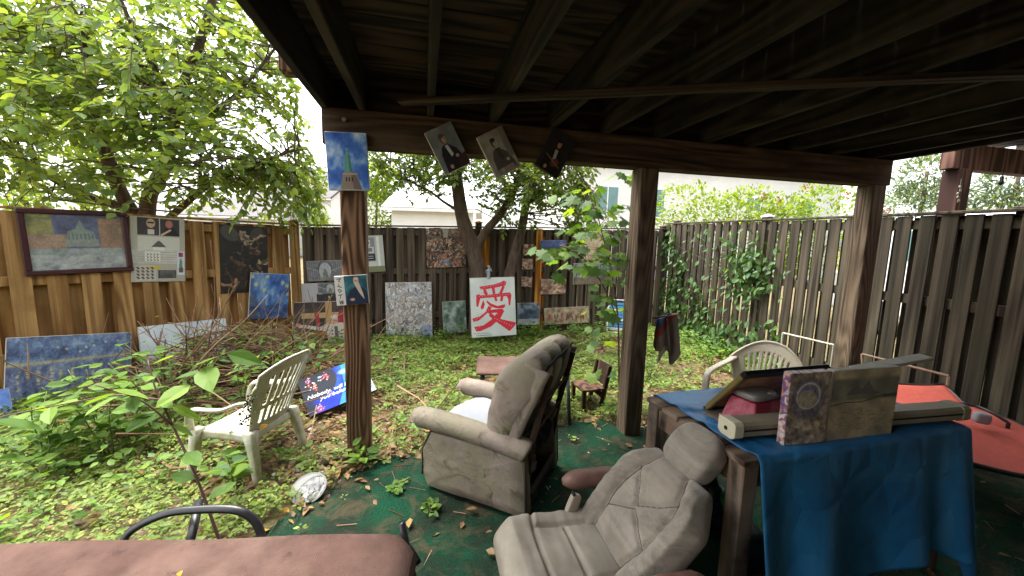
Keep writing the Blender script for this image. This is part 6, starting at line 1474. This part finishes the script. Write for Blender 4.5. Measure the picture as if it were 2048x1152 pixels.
# upright dead branches in the pile
for k, (pts, r_, lb) in enumerate((([dp(405, 790, 3.3), dp(415, 700, 3.4), dp(430, 600, 3.5), dp(421, 480, 3.6)], .011, 'tall bare dead stem rising before the honey fence'), ([dp(330, 760, 3.0), dp(322, 705, 3.05), dp(300, 670, 3.1), dp(275, 642, 3.15)], .008, 'thin forked dead twig before the blank pale canvas'), ([dp(380, 745, 3.2), dp(430, 690, 3.3), dp(490, 640, 3.4), dp(535, 590, 3.5)], .009, 'long dead branch slanting right towards the dark painting'), ([dp(350, 740, 3.1), dp(410, 680, 3.2), dp(450, 610, 3.3), dp(470, 570, 3.35)], .007, 'dead branch slanting up from the brush pile centre'))):
    m = MB(); b = Vector(pts[0]); limb(m, [p - b for p in pts], r_, .003, 6); P_ = bez([p - b for p in pts], 4); rr2 = random.Random(k)
    for j in range(5):
        q = P_[4 + j]; m.sweep([q, q + Vector((rr2.uniform(-.15, .15), rr2.uniform(-.1, .1), rr2.uniform(.05, .2)))], [.004, .002], n=4)
    o = m.build('dead_branch', M['twig'], None, True); o.location = b; tag(o, lb, 'branch', 'bare branches standing in the brush pile')
# single yellow leaves that stand out
M['leaf_yellow'] = leafmat('yellow_leaf', [G_(186, 150, 40), G_(170, 126, 46)], .25)
for k, (px_, py_, z_, s_, lb) in enumerate(((520, 862, .36, .07, 'yellow leaf lying on the seat of the mouldy white chair'), (578, 1026, .02, .06, 'yellow leaf on the soil below the oval plate'), (540, 1060, .02, .06, 'yellow leaf beside the black arm of the brown lounger'), (360, 1146, .385, .03, 'tiny yellow leaf on the brown mesh lounger'), (1855, 1105, .02, .06, 'dry leaf on the carpet right of the tarpaulin'), (312, 636, .62, .06, 'orange leaf stuck on a twig before the honey fence'))):
    p = gp(px_, py_, z_); me = bpy.data.meshes.new('fallen_leaf'); me.from_pydata([(x * s_, y * s_, zz * s_ * 2.2) for x, y, zz in LEAF['ovate'][0]], [], LEAF['ovate'][1]); me.materials.append(M['leaf_yellow'] if k != 4 else M['leaf_dry'])
    o = link('fallen_leaf', me); o.location = p + Vector((0, 0, .006)); o.rotation_euler = (R(8), R(10), k * 1.3); tag(o, lb, 'leaf', 'single leaves that stand out')
# white scraps on the ground by the chair
M['scrap'] = plain('white_scrap', srgb(196, 194, 188), .8)
m = MB()
for k in range(60):
    p = gp(rg.normal(610, 45), rg.normal(925, 28)) if k < 36 else gp(rg.uniform(900, 1250), rg.uniform(860, 1010))
    s_ = .006 + (.018 * rg.random() ** 2 if k < 36 else 0); m.add(*pillow((p.x, p.y, max(0, gz(p.x, p.y)) + .012), (s_ * 2, s_ * 1.5, s_), 2, .5))
o = m.build('scraps', M['scrap'], None); tag(o, 'white scraps of litter scattered near the white chair', None, None, 'stuff')

# ================================================================== BEYOND THE FENCES
def cloud_plant(name, label, cat, base, ells, n, size, mat, kind='simple', seed=1, trunk=None, flower=None, needle=False):
    rg = np.random.default_rng(seed); base = Vector(base); t = thing(name, label, cat, base)
    if trunk: m = MB(); limb(m, [Vector(p) for p in trunk[0]], trunk[1], trunk[1] * .4, 7); m.build('trunk', M['tree_bark'], t, True)
    P = []; O = []
    W_ = np.array([e[2] for e in ells], float); W_ /= W_.sum()
    for i in range(n):
        c, r, _ = ells[rg.choice(len(ells), p=W_)]; q = unit(rg.normal(size=3)); rad = .55 + .45 * rg.random() ** .5; rad *= 1 + .25 * nz(*(q * 2.5 + np.array(c))); P.append(np.array(c) + q * rad * np.array(r)); O.append(q)
    P, O = np.array(P), np.array(O); D = unit(O + rg.normal(size=P.shape) * .6 + np.array([0, 0, -.2])); Nn = O * .3 + np.array([0, 0, .8]) + rg.normal(size=P.shape) * .5
    leaf_cloud('crown', mat, t, P, D, Nn, size * (.6 + .8 * rg.random(n)), kind)
    if flower:
        for fx, fy, fd in flower:
            f = dp(fx, fy, fd) - base; m = MB()
            for k in range(9): m.add(*pillow(tuple(f + Vector(rg.normal(size=3) * .045)), (.03, .03, .025), 2, .5))
            m.build('flower', M['flower_red'], t, True)['kind'] = 'stuff'
    return t
def B(px_, d): p = dp(px_, 500, d); return Vector((p.x, p.y, 0))
b = B(1450, 8.6); cloud_plant('shrub', 'sprawling yellow green shrub showing over the grey fence', 'shrub', b, [((0, 0, 1.75), (1.6, .8, .95), 2), ((-.9, 0, 2.3), (.7, .6, .6), .6), ((.5, .1, 2.4), (.7, .5, .45), .7)], 3400, .085, M['leaf_bush'], 'simple', 31, ([(0, 0, 0), (.05, 0, .9), (.1, 0, 1.7)], .04))
b = B(1640, 8.2); cloud_plant('shrub', 'rounded shrub with red blossoms beyond the grey fence', 'shrub', b, [((0, 0, 1.85), (1.0, .7, 1.1), 1), ((-.8, 0, 1.8), (.7, .5, .85), .6)], 3300, .08, M['leaf_bush'], 'simple', 32, ([(0, 0, 0), (0, 0, .9), (.1, 0, 1.6)], .04), [(1560, 398, 8.0), (1528, 395, 8.0), (1615, 378, 7.9), (1694, 386, 7.8), (1770, 425, 7.4)])
for k, (px_, d, h, r, lb) in enumerate(((1830, 15, 5.0, 1.9, 'grey green evergreen left of the red neighbouring post'), (2010, 14, 4.8, 2.0, 'grey green evergreen right of the red neighbouring post'), (2200, 17, 6, 2.5, 'evergreen at the right frame edge far behind'))):
    b = B(px_, d); cloud_plant('evergreen_tree', lb, 'tree', b, [((0, 0, h * .3), (r, r, h * .26), 3), ((0, 0, h * .58), (r * .8, r * .8, h * .24), 2), ((0, 0, h * .84), (r * .45, r * .45, h * .2), 1)], 7500, .20, M['pine'], 'lance', 40 + k, ([(0, 0, 0), (0, 0, h * .5), (0, 0, h * .9)], .14))
b = B(643, 15); cloud_plant('arborvitae', 'small conical bright green conifer behind the back fence corner', 'tree', b, [((0, 0, .8), (.62, .62, .9), 2), ((0, 0, 1.6), (.5, .5, .7), 1.4), ((0, 0, 2.2), (.28, .28, .45), .7)], 2600, .10, M['leaf_bush'], 'lance', 45, ([(0, 0, 0), (0, 0, 1), (0, 0, 2.2)], .06))
b = B(752, 18); cloud_plant('garden_tree', 'pale green tree far behind the fence right of the tall post', 'tree', b, [((0, 0, 2.6), (1.1, 1.0, 1.7), 2), ((.2, 0, 4.0), (.8, .8, .9), 1)], 3600, .16, M['leaf_bush'], 'simple', 46, ([(0, 0, 0), (0, 0, 1.4), (.1, 0, 3.4)], .10))
b = B(60, 11); cloud_plant('garden_tree', 'leafy tree far left behind the big forked tree', 'tree', b, [((0, 0, 3.6), (3.2, 1.5, 2.6), 1), ((2.2, .5, 5.2), (2.6, 1.4, 2.0), .8)], 6500, .16, M['leaf_bush'], 'simple', 47, ([(0, 0, 0), (0, 0, 1.8), (.1, 0, 3.8)], .14))

# ---- houses
w = NT('white_siding'); c = w.coord('Object', (1, 1, 1)); sp = w.n('SeparateXYZ'); w.l(c, sp.inputs[0]); mm_ = w.n('Math', operation='MULTIPLY'); mm_.inputs[1].default_value = 7.0; w.l(sp.outputs['Z'], mm_.inputs[0]); fr_ = w.n('Math', operation='FRACT'); w.l(mm_.outputs[0], fr_.inputs[0]); w.base(w.ramp(w.noise(c, 2, 4, .6), [(.3, lin(.70, .69, .67)), (.7, lin(.78, .77, .75))])); w.set(Roughness=.6); w.bump(fr_.outputs[0], .6, .02); M['siding'] = w.m
M['roof'] = plain('grey_shingles', srgb(96, 92, 92), .9, .2, scale=6, bump=.5)
M['trim'] = plain('white_trim', lin(.8, .8, .8), .5)
w = NT('window_glass'); w.base(w.ramp(w.noise(w.coord('Object', (1, 1, 1)), 2, 2, .5), [(0, srgb(70, 96, 100)), (1, srgb(110, 150, 146))])); w.set(Roughness=.08); M['glass'] = w.m
M['teal'] = plain('teal_shutter', srgb(60, 120, 110), .5)
def house(label, loc, rot, W_, D_, H_, rh, wins, roofm=None):
    t = thing('house', label, 'house', loc, rot)
    MB().box((0, D_ / 2, H_ / 2), (W_, D_, H_)).build('wall', M['siding'], t)
    for s_ in (-1, 1):
        m = MB(); a, b_ = Vector((0, D_ / 2, H_ + rh)), Vector((0, D_ / 2 + s_ * (D_ / 2 + .35), H_ - .12))
        m.add([(-W_ / 2 - .3, a.y, a.z), (W_ / 2 + .3, a.y, a.z), (W_ / 2 + .3, b_.y, b_.z), (-W_ / 2 - .3, b_.y, b_.z)], [(0, 1, 2, 3)]); m.build('roof', roofm or M['roof'], t, solid=.12)
        m = MB(); x = s_ * W_ / 2; m.add([(x, 0, H_), (x, D_, H_), (x, D_ / 2, H_ + rh - .05)], [(0, 1, 2)]); m.build('gable', M['siding'], t, solid=.05)
    MB().box((0, -.33, H_ - .14), (W_ + .6, .05, .14)).build('gutter', M['trim'], t)
    for (x, z, ww, hh, sh) in wins:
        f = thing_part('window', t, (x, -.02, z)); board('frame', (ww + .14, .06, hh + .14), M['trim'], f, (0, 0, 0)); board('pane', (ww, .03, hh), M['glass'], f, (0, -.03, 0)); board('glazing_bar', (.04, .02, hh), M['trim'], f, (0, -.05, 0))
        if sh: board('shutter', (.28, .04, hh + .1), M['teal'], f, (ww / 2 + .24, -.02, 0))
    return t
def thing_part(name, parent, loc):
    o = bpy.data.objects.new(name, None); COL.objects.link(o); o.parent = parent; o.location = loc; return o
p = B(1420, 17.0); house('long white sided house behind the red blossom shrub', p, R(12), 13.5, 7, 4.9, 2.2, [(4.55, 3.1, .5, .9, True), (1.95, 3.35, .7, .55, False), (-2.9, 3.2, .9, 1.1, False), (-5, 3.2, .9, 1.1, False)])
p = B(865, 15.5); house('white garage wall behind the back fence left of the tree', p, R(4), 3.2, 5, 2.75, .9, [(-.9, 1.5, .5, .7, False)], plain('pale_shingles', lin(.55, .55, .55), .9, .1))
p = B(590, 27.0); house('distant cream house with grey roof behind the small conifer', p, R(-18), 6.5, 6, 4.0, 2.2, [(1.8, 2.8, .9, 1.2, False), (-.6, 2.8, .9, 1.2, False)])
p = B(470, 24.0); house('distant white house glimpsed below the big tree', p, R(10), 5.0, 6, 2.6, 1.2, [(0, 1.9, .8, .8, False)])
# ---- white van beyond the right fence
M['van_white'] = plain('white_van_paint', lin(.72, .73, .74), .25, .03, spec=.5, bump=0); M['tyre'] = plain('tyre', lin(.02, .02, .02), .8)
vp_ = uv(9.0, 3.9); van = thing('van', 'white van parked beyond the right fence', 'van', vp_, TH + R(90))
prof = [(-2.3, .35), (-2.32, 1.1), (-2.25, 1.95), (-2.1, 2.12), (1.0, 2.12), (1.25, 2.0), (1.75, 1.25), (2.35, 1.05), (2.45, .7), (2.42, .35)]
MB().loft([[(x, y, z) for x, z in prof] for y in (-.92, .92)]).build('body', M['van_white'], van, bevel=.06, seg=2)
MB().add([(1.27, -.8, 1.95), (1.27, .8, 1.95), (1.76, .8, 1.28), (1.76, -.8, 1.28)], [(0, 1, 2, 3)]).build('windscreen', M['glass'], van, solid=.02, off=1)
for s_ in (-1, 1):
    MB().box((.75, s_ * .925, 1.62), (.8, .02, .5)).build('side_window', M['glass'], van, bevel=.005)
    for x in (-1.45, 1.5): MB().sweep([(x, s_ * .72, .34), (x, s_ * .95, .34)], .34, n=22).build('wheel', M['tyre'], van)
# ---- neighbour's deck
nd = thing('neighbour_deck', 'reddish stained neighbouring deck post and beam beyond the right fence', 'deck', (0, 0, 0), TH)
NBZ = 2.33
npx = pp(1915, 340, uv(0, 2.62), V); nq = Matrix.Rotation(-TH, 3, 'Z') @ npx; nu = nq.x; NBZ = nq.z
board('post', (.14, .14, NBZ), M['red_post'], nd, (nu, 2.62, NBZ / 2), bevel=.006)
board('beam_ply', (3.2, .10, .22), M['red_post'], nd, (nu + 1.45, 2.62, NBZ + .11), bevel=.004)
for k in range(7): board('joist', (.04, 3.4, .2), M['deck_y'], nd, (nu + .05 + k * .42, 1.0, NBZ + .325))
for k in range(23): board('deck_board', (3.2, .138, .028), M['deck_x'], nd, (nu + 1.45, -.62 + k * .1425, NBZ + .44))
lb_ = thing('string_light', 'small black hanging bulb socket under the red neighbouring beam', 'lamp', dp(2006, 345, npx.y - .05))
MB().sweep([(0, 0, .03), (.002, 0, -.03)], .0025, n=5).build('cable', M['black_tube'], lb_); lathe([(.001, -.03), (.012, -.032), (.013, -.07), (.018, -.08), (.017, -.10), (.001, -.115)], 10).build('socket', M['black_tube'], lb_, True)
wc = thing('wind_charm', 'pale dangling wind charm hung on the red neighbouring post', 'ornament', dp(1918, 385, npx.y - .10))
for k in range(5): MB().add(*pillow((.01 * math.sin(k * 2), 0, .05 - k * .03), (.022, .01, .028), 3, .5)).build('charm', M['pale_metal'], wc, True)
MB().sweep([(0, 0, .12), (0, 0, -.09)], .0015, n=4).build('string', M['pale_metal'], wc)
